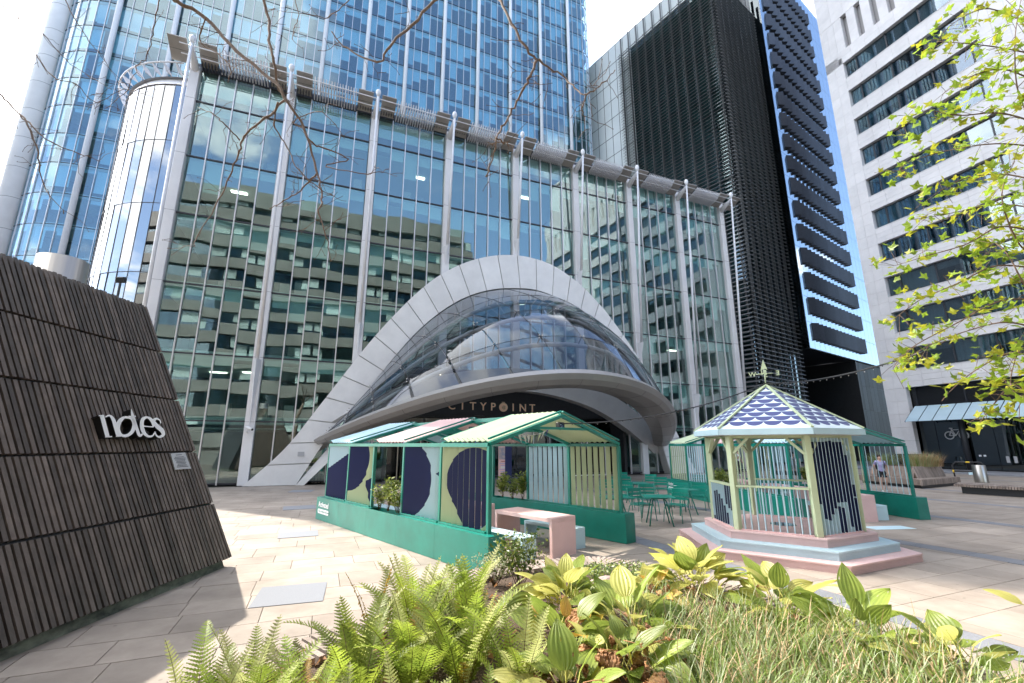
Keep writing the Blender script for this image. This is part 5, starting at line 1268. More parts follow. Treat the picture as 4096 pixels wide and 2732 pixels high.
MB().tube([(-.12 * kk, .115 * kk, 1.12 * kk), (-.13 * kk, .145 * kk, 1.3 * kk), (-.125 * kk, .06 * kk, 1.475 * kk), (-.1 * kk, -.1 * kk, 1.44 * kk)], .018, 5).build('rucksack_strap', black_m, mn, origin=(0, 0, 0)).matrix_basis = I4
MB().obox((0, -.2 * kk, 1.27 * kk), (1, 0, 0), (0, 1, 0), UP, .28, .13, .42).build('rucksack', black_m, mn, origin=(0, 0, 0), bevel=.03).matrix_basis = I4
jeans = pbsdf('pale_jeans', (.30, .36, .45), .85); dkt = pbsdf('dark_top', (.03, .03, .04), .85); wht = pbsdf('white_top', (.6, .6, .6), .85); fl_t = pbsdf('patterned_top', (.10, .09, .13), .85, col2=(.5, .45, .5), scale=18)
Js = skel(((.0, .5), (-.02, .09), (.12, .035), 2), ((.03, .5), (.05, .09), (.18, .035), 2), ((-.25, -.03, 1.14), (-.22, .10, .95)), ((.25, .03, 1.15), (.18, .18, 1.28)))
q_ = gp(1820, 1072); person(Vector((q_.x, q_.y, 0)), R(120), 1.7, Js, [skin, dkt, jeans, shoe_m, hair], 'distant person in a dark top and pale jeans holding a phone')
q_ = gp(1699, 1092); person(Vector((q_.x, q_.y, 0)), R(200), 1.74, Js, [skin, wht, shorts, shoe_m, hair], 'distant person in white top and dark trousers behind the bandstand rail')
q_ = gp(1770, 1085); person(Vector((q_.x, q_.y, 0)), R(170), 1.62, Js, [skin, fl_t, shorts, shoe_m, hair], 'distant person in patterned top seen between the pale blue slats')

# ---------------------------------------------------------------- timber bench planters, bins, barrier, bollard
def R3_(x, y): return ((3396 + x * .44643) / K, (1400 + y * .44643) / K)
def D_(x, y): return ((3100 + x * .42365) / K, (1700 + y * .42365) / K)
cc0 = gp(*R3_(660, 1246)); cr0 = gp(*R3_(1005, 1212)); cl0 = gp(*R3_(100, 1190))
bp = thing('bench_planter', cc0, 'weathered timber bench planter with grasses beside the walking person', 'planter')
u_ = (cl0 - cc0); v_ = (cr0 - cc0); lu, lv_ = u_.length, v_.length; u_.normalize(); v_.normalize(); lu = min(lu, 6.5)
poly = [cc0, cc0 + v_ * lv_, cc0 + v_ * lv_ + u_ * lu, cc0 + u_ * lu]
MB().prism([p + UP * .0 + (cc0 + v_ * lv_ / 2 + u_ * lu / 2 - p) * .06 for p in poly], UP * .14).build('plinth', black_m, bp, fixn=True)
MB().prism([p + UP * .14 + (cc0 + v_ * lv_ / 2 + u_ * lu / 2 - p) * .03 for p in poly], UP * .26).build('bench_body', black_m, bp, fixn=True)
inn2 = [cc0 + v_ * .5 + u_ * .5, cc0 + v_ * (lv_ - .5) + u_ * .5, cc0 + v_ * (lv_ - .5) + u_ * (lu - .5), cc0 + v_ * .5 + u_ * (lu - .5)]; cen2 = sum(inn2, Vector()) / 4
top2 = [p + (cen2 - p) * .12 for p in inn2]; MB().add([p + UP * .42 for p in inn2] + [p + UP * .98 for p in top2], [(0, 1, 2, 3), (7, 6, 5, 4)] + [(i, i + 4, (i + 1) % 4 + 4, (i + 1) % 4) for i in range(4)]).build('box_body', soil_m, bp, fixn=True)
sl_ = []
for (a, b) in ((cc0, cc0 + u_ * lu), (cc0, cc0 + v_ * lv_)):
    L_ = (b - a).length; d = (b - a).normalized(); o2 = UP.cross(d); o2 = o2 if o2.dot(cen2 - a) < 0 else -o2
    n_ = int(L_ / .075)
    for i in range(n_): sl_.append(bx(a + d * (L_ * (i + .5) / n_) + UP * .29, d, o2, UP, .05, .05, .27))
    for j in range(7): sl_.append(bx(a + d * L_ / 2 - o2 * (.04 + .068 * j) + UP * .43, d, o2, UP, L_ - .12 * j, .055, .025))
for i in range(2):
    j = (3, 1)[i]; a, b, at_, bt_ = inn2[0], inn2[j], top2[0], top2[j]; n_ = int((b - a).length / .08)
    for q in range(n_):
        p0 = a.lerp(b, (q + .5) / n_) + UP * .43; p1_ = at_.lerp(bt_, (q + .5) / n_) + UP * .99; Z = (p1_ - p0); l_ = Z.length; Z.normalize(); d = (b - a).normalized(); Y = Z.cross(d).normalized(); Y = Y if Y.dot(cen2 - a) < 0 else -Y
        sl_.append(bx((p0 + p1_) / 2 + Y * .02, d, Y, Z, .055, .04, l_))
pieces('slat', timber_g, sl_, bp)
def low_bench(p0, p1_, depth, label, h=.42):
    d = (p1_ - p0).normalized(); o2 = UP.cross(d); o2 = o2 if o2.y > 0 else -o2; t = thing('low_bench', (p0 + p1_) / 2, label, 'bench', 'low timber benches'); L_ = (p1_ - p0).length
    MB().obox((p0 + p1_) / 2 + o2 * (depth / 2 + .1) + UP * (h / 2 - .06), d, o2, UP, L_ - .3, depth - .25, h - .12).build('plinth', black_m, t)
    n_ = min(int(L_ / .085), 110); b_ = []
    for i in range(n_): b_.append(bx(p0 + d * (L_ * (i + .5) / n_) + o2 * (depth / 2 - .1) + UP * (h - .06), d, o2, UP, .056, depth, .11))
    pieces('slat', timber_g, b_, t)
low_bench(gp(*R3_(960, 1285)), gp(*R3_(1620, 1330)), 1.5, 'low slatted timber bench at the right edge in front of the steel bin')
low_bench(gp(*D_(-60, 470)), gp(*D_(330, 482)), 1.0, 'low slatted timber bench seen through the far slats of the pavilion')
def bin_(p, r_, h, label):
    t = thing('litter_bin', p, label, 'bin', 'steel litter bins'); MB().lathe([(r_, 0), (r_, h), (r_ * .94, h + .02), (r_ * .7, h + .02), (r_ * .7, h - .1)], 24, p).build('drum', steel_m, t); MB().lathe([(r_ * 1.01, .02), (r_ * 1.01, .0)], 24, p).build('base_ring', black_m, t)
bin_(gp(*R3_(1192, 1188)), .30, .95, 'brushed steel litter bin behind the low timber bench')
bin_(gp(*D_(215, 418)), .28, .9, 'small steel litter bin seen between the pavilion slats')
q_ = gp(*R3_(1090, 1142)); bs_ = thing('street_barrier', q_, 'black barrier hoop with yellow bands near the steel bin', 'barrier'); X = Vector((.75, -.66, 0)); X.normalize()
MB().tube([q_ - X * .75, q_ - X * .78 + UP * .75, q_ - X * .6 + UP * .98, q_ + X * .6 + UP * .98, q_ + X * .78 + UP * .75, q_ + X * .75], .045, 8).build('hoop', black_m, bs_)
MB().tube([q_ - X * .77 + UP * .38, q_ + X * .77 + UP * .38], .05, 8).build('cross_bar', black_m, bs_)
yl = pbsdf('yellow_band', (.75, .5, .03), .5)
for s in (-1, 1): MB().tube([q_ + X * (s * .77) + UP * .3, q_ + X * (s * .77) + UP * .46], .052, 8).build('yellow_band', yl, bs_)
MB().tube([q_ - X * .1 + UP * .98, q_ + X * .1 + UP * .98], .05, 8).build('yellow_band', yl, bs_); MB().obox(q_ + X * .1 + UP * .25 - Vector((0, .06, 0)), X, UP.cross(X), UP, .4, .02, .16).build('maker_plate', blue_p, bs_)
for i, (x, y, lb_) in enumerate(((272, 365, 'slim black bollard seen behind the near blue slats of the pavilion'), (1075, 400, 'black post standing behind the walking person'))):
    q_ = gp(*D_(x, y)); b_ = thing('bollard', q_, lb_, 'bollard', 'black bollards'); MB().lathe([(.09, 0), (.09, .08), (.06, .1), (.055, 1.0), (.07, 1.04), (.05, 1.12), (0, 1.14)], 12, q_).build('shaft', black_m, b_)
# ---------------------------------------------------------------- planting in the foreground: raised bed with a slatted timber edge
rp = random.Random(21)
edge = [Vector((x, y, 0)) for x, y in ((-3.4, 2.2), (-2.75, 3.35), (-1.6, 4.75), (-.95, 5.75), (-.75, 6.5), (-.1, 7.05), (.6, 7.32), (1.35, 7.45), (1.9, 6.95), (2.5, 6.2), (3.1, 5.3), (3.45, 4.5), (3.6, 3.6), (3.7, 2.4))]
def spline3(P, n):
    out_ = []
    for i in range(len(P) - 1):
        p0, p1, p2, p3 = P[max(i - 1, 0)], P[i], P[i + 1], P[min(i + 2, len(P) - 1)]
        for k in range(n):
            t = k / n; out_.append(.5 * ((2 * p1) + (p2 - p0) * t + (2 * p0 - 5 * p1 + 4 * p2 - p3) * t * t + (3 * p1 - p0 - 3 * p2 + p3) * t ** 3))
    out_.append(P[-1]); return out_
ES = spline3(edge, 14); BC = Vector((.4, 3.4, 0))
bd_ = thing('planting_bed', BC, 'raised planting bed edged with a weathered slatted timber bench in the foreground', 'planting bed')
soilp = [p + (BC - p).normalized() * .42 for p in ES] + [Vector((3.2, 1.0, 0)), Vector((-3.0, 1.0, 0))]
MB().add([p + UP * .40 for p in soilp], [tuple(range(len(soilp)))]).build('soil', soil_m, bd_, fixn=True)
def in_bed(x, y):
    c = False; n_ = len(soilp)
    for i in range(n_):
        a, b = soilp[i], soilp[i - 1]
        if (a.y > y) != (b.y > y) and x < (b.x - a.x) * (y - a.y) / (b.y - a.y) + a.x: c = not c
    return c
mb = MB()
for a, b in zip(ES, ES[1:]): i_ = (BC - a).normalized() * .12; j_ = (BC - b).normalized() * .12; mb.quad(a + i_, b + j_, b + j_ + UP * .40, a + i_ + UP * .40)
mb.build('bed_wall', black_m, bd_)
sl_ = []; acc = 0.0
for a, b in zip(ES, ES[1:]):
    L_ = (b - a).length; d = (b - a).normalized(); 
    while acc < L_:
        p = a + d * acc; o2 = Vector((d.y, -d.x, 0)); o2 = o2 if o2.dot(BC - p) > 0 else -o2
        q = Quaternion(UP, rp.gauss(0, .02)); sl_.append(bx(p + o2 * (.22 + rp.uniform(-.008, .008)) + UP * (.425 + rp.uniform(-.002, .002)), q @ d, q @ o2, UP, .052, .46, .05)); acc += .082
    acc -= L_
pieces('bench_slat', timber_g, sl_, bd_)
dk_ = []
d = Vector((.62, .78, 0)).normalized(); o2 = Vector((d.y, -d.x, 0)); base_ = Vector((3.62, 3.1, 0))
for i in range(34): dk_.append(bx(base_ + d * (.082 * i) + o2 * 1.25 + UP * .42, d, o2, UP, .058, 2.4, .05))
dd_ = thing('timber_deck', base_ + o2 * 1.2, 'low slatted timber deck at the bottom right of the picture', 'deck'); pieces('deck_slat', timber_g, dk_, dd_)
MB().obox(base_ + d * 1.36 + o2 * 1.25 + UP * .19, d, o2, UP, 2.5, 2.0, .38).build('deck_base', black_m, dd_)
# ---- leaf materials
def leafm(name, c1, c2, trans=.35, rough=.42, rib=0.0, scale=5, jit=.18):
    m = pbsdf(name, c1, rough, col2=c2, scale=scale, rnd_obj=jit, trans=trans, detail=6); return m
fernA = leafm('fern_green', (.38, .45, .06), (.20, .29, .04), .5, .5, jit=.45); fernB = leafm('fern_pale', (.55, .56, .24), (.40, .44, .13), .5, .55, jit=.2); fernC = leafm('fern_tan', (.42, .26, .04), (.30, .20, .03), .4, .6)
hosA = leafm('hosta_green', (.34, .40, .085), (.21, .29, .05), .5, .36, jit=.28); hosB = leafm('hosta_yellow', (.66, .62, .20), (.50, .50, .13), .5, .4, jit=.2); hosC = leafm('hosta_tip', (.62, .33, .06), (.40, .36, .06), .4, .5); dead_m = leafm('dead_leaf', (.55, .30, .14), (.38, .18, .08), .3, .7, jit=.25)
grA = leafm('lilyturf_green', (.22, .30, .06), (.14, .21, .045), .4, .45); grB = leafm('lilyturf_grey', (.40, .44, .26), (.30, .35, .18), .35, .5); grC = leafm('lilyturf_straw', (.55, .40, .24), (.42, .28, .15), .25, .6)
stem_m = pbsdf('plant_stem', (.12, .09, .03), .6)
# ---- fern fronds
def frond_mesh(L_, wd, n, curl, mat, seed, dried=False):
    rr = random.Random(seed); mb = MB(); pts = []
    a = R(82); p = Vector((0, 0, 0)); st = L_ / n
    for i in range(n + 1):
        pts.append(p.copy()); p = p + Vector((0, math.cos(a), math.sin(a))) * st; a -= curl / n * (0.4 + 1.4 * i / n)
    mb.tube(pts[::2] + ([pts[-1]] if n % 2 else []), [.0042 * (1 - .75 * i / (len(pts[::2]))) for i in range(len(pts[::2]) + (1 if n % 2 else 0))], 4, 1)
    for i in range(2, n + 1):
        f = i / n; ln = wd * (min(1, f * 4.2) ** .8) * (1 - f) ** .62 * rr.uniform(.88, 1.08) + .004
        if dried: ln *= rr.uniform(.3, .6)
        t = (pts[min(i + 1, n)] - pts[max(i - 1, 0)]).normalized(); up_ = t.cross(Vector((1, 0, 0))).normalized()
        for s in (-1, 1):
            dr = (Vector((s, 0, 0)) + t * .38 - up_ * rr.uniform(.0, .28)).normalized()
            if dried: dr = (dr + Vector((rr.uniform(-.6, .6), rr.uniform(-.6, .6), rr.uniform(-.9, .2)))).normalized()
            sd = t - dr * t.dot(dr); sd.normalize(); nt2 = 5; hw = st * .56; V = [pts[i]]; Lh = []; Rh = []
            for k in range(nt2):
                g0 = (k + .15) / nt2; g1 = (k + .75) / nt2; wv_ = hw * (1 - g0 * .85)
                dz = up_ * (-.10 * ln * g0 * g0)
                Lh += [pts[i] + dr * (ln * g0) + sd * wv_ * .45 + dz, pts[i] + dr * (ln * g1) + sd * wv_ + dz]; Rh += [pts[i] + dr * (ln * g0) - sd * wv_ * .45 + dz, pts[i] + dr * (ln * g1) - sd * wv_ + dz]
            tip = pts[i] + dr * ln - up_ * (.10 * ln); V = [pts[i]] + Lh + [tip] + list(reversed(Rh)); m_ = len(Lh); F = []
            # ladder of quads across the pinna
            F.append((0, 1, 2 * m_ + 1)); 
            for k in range(m_ - 1): F.append((1 + k, 2 + k, 2 * m_ + 1 - k - 1, 2 * m_ + 1 - k))
            F.append((m_, m_ + 1, m_ + 2)); mb.add(V, F, 0)
    return mb.mesh('frond', [mat, stem_m])
FM = [frond_mesh(.72, .16, 26, R(34), fernA, 1), frond_mesh(.80, .155, 30, R(55), fernA, 2), frond_mesh(.62, .15, 24, R(22), fernA, 3), frond_mesh(.70, .14, 28, R(18), fernB, 4), frond_mesh(.66, .135, 24, R(40), fernB, 5), frond_mesh(.5, .09, 20, R(60), fernC, 6), frond_mesh(.72, .07, 24, R(20), fernC, 7, True)]
def fern(x, y, h, n, label, spread=.55, kinds=(0, 1, 2, 3, 4), z=.40):
    t = thing('fern', (x, y, z), label, 'fern', 'ferns in the planting bed')
    for i in range(n):
        az = 2 * math.pi * (i + rp.uniform(-.35, .35)) / n; tl_ = rp.uniform(.05, spread); s = h / .7 * rp.uniform(.72, 1.08); k_ = rp.choice(kinds)
        if rp.random() < .05: k_ = 5
        M = Matrix.Translation((x + .05 * math.sin(-az), y + .05 * math.cos(az), z)) @ Matrix.Rotation(az, 4, 'Z') @ Matrix.Rotation(-tl_, 4, 'X') @ Matrix.Rotation(rp.uniform(-.5, .5), 4, 'Z') @ Matrix.Diagonal((s, s, s, 1))
        o = bpy.data.objects.new('frond', FM[k_]); put(o, t, M)
fern(-1.66, 3.35, 0.62, 11, 'fern at the left end of the planting bed by the bench corner')
fern(-1.42, 3.5, 0.50, 9, 'low fern beside the leftmost one', .6)
fern(-1.02, 3.45, 0.66, 14, 'bright yellow-green fern with a tan frond left of the middle clump', .5, (0, 1, 2, 2, 5))
fern(-.72, 3.7, 0.62, 12, 'fern with dark stems between the tan one and the tall clump', .45)
fern(-.88, 4.6, 0.80, 14, 'tallest upright fern in front of the green planter corner', .32, (0, 1, 3, 3, 4))
fern(-.48, 4.8, 0.78, 11, 'tall pale fern right of the tallest one', .3, (3, 4, 0))
fern(-1.2, 4.5, 0.78, 5, 'dried curly fern stalks standing against the pale paving', .18, (6, 6, 6, 3))
fern(-.35, 3.75, 0.71, 14, 'large fern in the middle of the bottom edge', .5)
fern(.06, 3.55, 0.70, 14, 'broad fern in front of the hostas', .55)
fern(-.62, 2.95, 0.50, 11, 'low fern at the very bottom edge left of the middle', .6)
fern(-.15, 2.95, 0.50, 11, 'low fern at the very bottom edge below the hostas', .6)
fern(-1.45, 2.85, 0.45, 10, 'small fern at the bottom left corner of the bed', .6)
fern(2.05, 3.05, 0.34, 7, 'small tan fern sprig among the lilyturf', .6, (5, 5, 2))
# ---- hosta leaves
def hosta_mesh(L_, wd, bend, mat, seed, crumple=0.0):
    rr = random.Random(seed); mb = MB(); nx, ny = 25, 14; V = []; a = R(30); p = Vector((0, 0, 0)); cent = []
    for j in range(ny + 1): cent.append((p.copy(), a)); p = p + Vector((0, math.cos(a), math.sin(a))) * (L_ / ny); a -= bend / ny
    for j in range(ny + 1):
        f = j / ny; c, an = cent[j]; hw = wd / 2 * (math.sin(math.pi * min(1, (f * .97 + .03)) ** .70) ** .9) * (1 if f < 1 else 0); hw = max(hw, .0008); nrm = Vector((0, -math.sin(an), math.cos(an)))
        for i in range(nx):
            u = -1 + 2 * i / (nx - 1); rib = .0048 * math.cos(u * math.pi * 6.0) * (1 - abs(u) ** 3); cup = .10 * hw * abs(u) ** 1.4 + .02 * math.sin(f * 9 + u * 2 + seed) * abs(u) * L_ * .5
            q = c + Vector((u * hw, 0, 0)) + nrm * (rib + cup)
            if crumple: q += Vector((rr.uniform(-1, 1), rr.uniform(-1, 1), rr.uniform(-1, 1))) * crumple * L_ * (.2 + abs(u))
            V.append(q)
    F = []
    for j in range(ny):
        for i in range(nx - 1):
            if not crumple and rr.random() < .012: continue
            F.append((j * nx + i, j * nx + i + 1, (j + 1) * nx + i + 1, (j + 1) * nx + i))
    mb.add(V, F, 0, True); mb.tube([Vector((0, -.14, -.17)), Vector((0, -.07, -.075)), Vector((0, 0, .0))], [.006, .006, .005], 5, 1)
    return mb.mesh('leaf', [mat, hosB if mat is not dead_m else dead_m])
HM = [hosta_mesh(.36, 0.242, R(37), hosA, 1), hosta_mesh(.40, 0.230, R(21), hosA, 2), hosta_mesh(.33, 0.230, R(52), hosA, 3), hosta_mesh(.38, 0.219, R(27), hosB, 4), hosta_mesh(.34, 0.219, R(43), hosB, 5), hosta_mesh(.30, 0.184, R(31), hosC, 6), hosta_mesh(.27, 0.173, R(120), dead_m, 7, .06), hosta_mesh(.24, 0.149, R(160), dead_m, 8, .09)]
def hosta(x, y, n, size, label, kinds, z=.40, spread=.34, dead=0):
    t = thing('hosta', (x, y, z), label, 'hosta', 'hostas in the planting bed')
    for i in range(n + dead):
        az = 2.39996 * i + rp.uniform(-.3, .3); rr = math.sqrt((i + .6) / n); dd = i >= n; s = size * rp.uniform(.55, 1.1); tilt = R(38 - 55 * rr) + rp.uniform(-.3, .25); r_ = spread * rr * rp.uniform(.6, 1.0)
        hz = z + (.20 + .24 * (1 - rr)) * size + rp.uniform(-.03, .05); k_ = rp.choice(kinds)
        if dd: r_ = spread * rp.uniform(.3, 1.2); hz = z + rp.uniform(.12, .36); tilt = R(rp.uniform(-60, 10)); k_ = rp.choice((6, 7)); s *= .9
        M = Matrix.Translation((x - math.sin(az) * r_, y + math.cos(az) * r_, hz)) @ Matrix.Rotation(az, 4, 'Z') @ Matrix.Rotation(tilt, 4, 'X') @ Matrix.Rotation(rp.uniform(-.65, .65), 4, 'Y') @ Matrix.Diagonal((s, s, s, 1))
        o = bpy.data.objects.new('leaf', HM[k_]); put(o, t, M)
hosta(.52, 4.85, 40, 1.02, 'large upright hosta in front of the pink table', (0, 1, 2, 3, 1, 4), spread=.36)
hosta(.98, 4.3, 26, .95, 'holed hosta below the ground cover and the stone', (0, 1, 3, 2, 4), spread=.40, dead=2)
hosta(.42, 4.05, 23, .85, 'yellowing hosta with orange leaf tips beside the ferns', (3, 4, 0, 5, 5, 1), spread=.38, dead=3)
hosta(.78, 3.6, 23, .9, 'hosta with many dead tan leaves at its foot', (0, 1, 3, 2), spread=.36, dead=26)
hosta(.35, 3.25, 18, .8, 'hosta at the bottom edge among dead tan leaves', (1, 4, 0, 3), spread=.34, dead=16)
hosta(2.02, 5.45, 48, 1.08, 'big yellow-green hosta in front of the bandstand steps', (3, 4, 3, 0, 1, 4), spread=.52, dead=2)
hosta(1.45, 5.2, 14, .8, 'small hosta with orange leaves left of the big one', (5, 5, 3, 4), spread=.30, dead=4)
hosta(2.55, 4.75, 29, 1.0, 'holed pale hosta right of the big yellow-green one', (0, 4, 3, 1), spread=.42, dead=2)
hosta(2.85, 4.15, 29, .86, 'dark green hosta with ribbed leaves right of the lilyturf', (0, 1, 0, 2, 3), spread=.44)
hosta(3.15, 3.62, 23, .86, 'hosta arching over the timber deck', (0, 1, 3, 2), spread=.42)
fern(-1.82, 3.05, 0.60, 11, 'fern hiding the timber bench corner at the bottom left', .5)
fern(-1.62, 3.05, 0.57, 11, 'fern just right of the one hiding the bench corner', .5, (0, 3, 4))
fern(-1.2, 3.05, 0.62, 12, 'yellow-green fern low in the left part of the bed', .55, (0, 2, 0, 5))
fern(-1.2, 4.0, 0.66, 11, 'fern in front of the pale paving left of the tallest one', .4)
fern(-.78, 4.05, 0.73, 14, 'lush fern just below the tallest one', .45)
fern(-.32, 4.3, 0.73, 14, 'lush fern leaning against the hostas', .45)
fern(-.9, 2.75, 0.52, 11, 'dark fern at the bottom edge beside the tan one', .6)
hosta(1.35, 2.75, 14, .8, 'pale hosta leaves at the bottom edge below the lilyturf', (3, 4), spread=.32, z=.30)
hosta(4.95, 4.62, 5, .8, 'few hosta leaves poking in at the right edge', (3, 1), z=.42, spread=.22)
hosta(-.62, 4.2, 9, .75, 'pale hosta leaves between the ferns near the paving', (3, 4), spread=.2)
# ---- lilyturf (grass): nobody could count it
mb = MB(); 
for i in range(4200):
    while True:
        x, y = rp.uniform(.75, 3.1), rp.uniform(2.55, 4.9)
        if y < 5.2 - .28 * x and x > .95 + max(0, (y - 4.2)) * .4 and (x - 2.9) * .9 + (y - 3.4) * .5 < .35: break
    L_ = rp.uniform(.30, .56); az = rp.uniform(0, 2 * math.pi); cv = rp.uniform(.4, 1.7); wd = rp.uniform(.0035, .0065); a = R(rp.uniform(62, 88)); p = Vector((x, y, .40)); d = Vector((math.cos(az), math.sin(az), 0)); sd = Vector((-d.y, d.x, 0)); V = []; n_ = 5
    for k in range(n_ + 1):
        w_ = wd * (1 - (k / n_) ** 2.2) + .0006; V += [p - sd * w_, p + sd * w_]; p = p + (d * math.cos(a) + UP * math.sin(a)) * (L_ / n_); a -= cv / n_ * (.5 + k * .35)
    mb.add(V, [(2 * k, 2 * k + 1, 2 * k + 3, 2 * k + 2) for k in range(n_)], rp.choices((0, 1, 2), (.50, .28, .22))[0])
go = mb.build('lilyturf', [grA, grB, grC]); tag(go, 'green and straw coloured lilyturf grass filling the bed', 'grass', kind='stuff')
# ---- small leaved shrubs, ground cover, rock
def leaf_cloud(name, centre, rad, n, size, mats, weights, label, cat, group=None, stems=6, z0=.4, flat=1.0):
    t = thing(name, (centre[0], centre[1], z0), label, cat, group); mb = MB(); c = Vector(centre); tips = []
    for s in range(stems):
        d = Vector((rp.gauss(0, .5), rp.gauss(0, .5), 1)).normalized(); tip = c + Vector((d.x * rad[0], d.y * rad[1], rad[2] * rp.uniform(.3, 1.0))); tips.append(tip)
        MB().tube([Vector((centre[0] + rp.uniform(-.03, .03), centre[1], z0)), (Vector((centre[0], centre[1], z0)) + tip) / 2 + Vector((rp.uniform(-.03, .03), 0, 0)), tip], [.006, .004, .002], 4).build('stem', stem_m, t)
    for i in range(n):
        tp_ = rp.choice(tips); b0 = Vector((centre[0], centre[1], z0)); f = rp.uniform(.35, 1.02); p = b0.lerp(tp_, f) + Vector((rp.gauss(0, rad[0] * .22), rp.gauss(0, rad[1] * .22), rp.gauss(0, rad[2] * .12)))
        d = Vector((rp.gauss(0, 1), rp.gauss(0, 1), rp.uniform(-.2, 1.1))).normalized(); sd = d.orthogonal().normalized(); sd = Quaternion(d, rp.uniform(0, 6.28)) @ sd; s = size * rp.uniform(.6, 1.2); nrm = d.cross(sd)
        mb.add([p, p + d * s * .45 + sd * s * .26 + nrm * s * .06, p + d * s, p + d * s * .45 - sd * s * .26 + nrm * s * .06], [(0, 1, 2, 3)], rp.choices(range(len(mats)), weights)[0])
    mb.build('foliage', mats, t, kind='stuff'); return t
shA = leafm('shrub_leaf', (.11, .17, .03), (.06, .11, .02), .3, .35); shB = leafm('shrub_leaf_light', (.30, .34, .07), (.2, .26, .05), .4, .4); varg = leafm('variegated_leaf', (.62, .60, .40), (.30, .34, .16), .3, .5)
leaf_cloud('evergreen_shrub', (.10, 6.05, .74), (.40, .34, .30), 850, .055, [shA, shB], (.6, .4), 'small glossy evergreen shrub beside the pavilion planter corner', 'shrub', stems=13)
leaf_cloud('variegated_shrub', (-.22, 6.15, .66), (.36, .30, .14), 900, .034, [varg, shA], (.75, .25), 'low cream variegated shrub left of the evergreen one', 'shrub', stems=14)
mb = MB()
for i in range(2600):
    x, y = rp.uniform(1.0, 2.1), rp.uniform(5.7, 6.95)
    if (x - 1.45) ** 2 / .42 + (y - 6.35) ** 2 / .42 > 1: continue
    p = Vector((x, y, .41 + rp.uniform(0, .10))); d = Vector((rp.gauss(0, 1), rp.gauss(0, 1), rp.uniform(.1, 1))).normalized(); sd = d.orthogonal().normalized(); s = rp.uniform(.025, .05)
    mb.add([p, p + d * s * .5 + sd * s * .3, p + d * s, p + d * s * .5 - sd * s * .3], [(0, 1, 2, 3)], rp.randrange(2))
tag(mb.build('ground_cover', [shA, shB]), 'low green ground cover inside the curved bench', 'ground cover', kind='stuff')
bm = bmesh.new(); bmesh.ops.create_icosphere(bm, subdivisions=3, radius=.2); 
for v in bm.verts: v.co = Vector((v.co.x * 1.25, v.co.y, v.co.z * .75)) * (1 + .12 * math.sin(v.co.x * 19 + 1) * math.cos(v.co.y * 17) + .08 * math.sin(v.co.z * 31))
me = bpy.data.meshes.new('boulder'); bm.to_mesh(me); bm.free(); me.materials.append(pbsdf('granite_boulder', (.42, .30, .26), .9, col2=(.28, .21, .19), scale=14, bump=.5)); ro = bpy.data.objects.new('boulder', me); put(ro, None, Matrix.Translation((1.08, 5.75, .46))); tag(ro, 'small pinkish boulder lying in the planting bed', 'rock')
# loose dead leaves and mulch on the soil
mb = MB()
for i in range(700):
    x, y = rp.uniform(-2.4, 3.0), rp.uniform(2.4, 6.4)
    if not in_bed(x, y): continue
    p = Vector((x, y, .41 + rp.uniform(0, .04))); d = Vector((rp.gauss(0, 1), rp.gauss(0, 1), rp.uniform(-.2, .5))).normalized(); sd = d.orthogonal().normalized(); s = rp.uniform(.03, .10); mb.add([p, p + d * s * .5 + sd * s * .3, p + d * s, p + d * s * .5 - sd * s * .3 + UP * .02], [(0, 1, 2, 3)], 0)
tag(mb.build('leaf_litter', dead_m), 'brown leaf litter on the soil of the bed', 'leaf litter', kind='stuff')
# ---- plants in the pavilion planters and in the timber planter
def pl_plants(O, A, B, side, tall, nm):
    c0 = O + B * (PWD * side)
    for i, u in enumerate((2.25, 2.62, 3.0)):
        p = c0 + A * (u * BAY / 1.525 * 1.2 + .55); kind = (i + side) % 2
        leaf_cloud('planter_plant', (p.x, p.y, .98 if kind else .88), (.24, .24, .28 * tall), 420, .10 if kind else .07, [shB, shA], (.65, .35), 'leafy plant %s in the %s' % (('first', 'second', 'third')[i] + ' from the near end', nm), 'plant', 'plants in the pavilion planters', 8, .62)
pl_plants(O1, A1, B1, 0, 1.3, 'kiosk side planter gap'); pl_plants(O1, A1, B1, 1, 1.2, 'cafe side gap near the kiosk')
pl_plants(O2, A2, B2, 0, 1.0, 'cafe side gap behind the bandstand'); pl_plants(O2, A2, B2, 1, 1.0, 'stone building side gap behind the bandstand')
def tuft(c, n, h, rad, mats, label):
    mb = MB(); r_ = random.Random(int(c.x * 100))
    for i in range(n):
        az = r_.uniform(0, 6.283); rr = rad * math.sqrt(r_.random()) * .5; p = Vector((c.x + rr * math.cos(az), c.y + rr * math.sin(az), c.z)); d = Vector((math.cos(az), math.sin(az), 0)); sd = Vector((-d.y, d.x, 0)); a = R(r_.uniform(65, 88)); L_ = h * r_.uniform(.7, 1.15); V = []; cv = r_.uniform(.5, 1.9)
        for k in range(5):
            w_ = .008 * (1 - k / 4.3); V += [p - sd * w_, p + sd * w_]; p = p + (d * math.cos(a) + UP * math.sin(a)) * (L_ / 4); a -= cv / 4 * (.5 + k * .4)
        mb.add(V, [(2 * k, 2 * k + 1, 2 * k + 3, 2 * k + 2) for k in range(4)], r_.randrange(len(mats)))
    o = mb.build('ornamental_grass', mats); tag(o, label, 'grass plant', 'grasses in the timber planter'); o['kind'] = 'stuff'
russ = leafm('russet_grass', (.32, .17, .07), (.42, .28, .13), .3, .6)
tuft(cen2 - u_ * .9 + UP * .98, 650, .85, 1.5, [grA, grB, grC], 'green ornamental grass tuft in the timber bench planter'); tuft(cen2 - u_ * .9 + v_ * .55 + UP * .98, 700, .75, 1.5, [russ, grC, russ], 'russet ornamental grass tuft at the corner of the timber planter'); tuft(cen2 + u_ * 1.4 + UP * .98, 500, .8, 1.5, [grA, grB], 'green ornamental grass tuft at the far end of the timber planter')
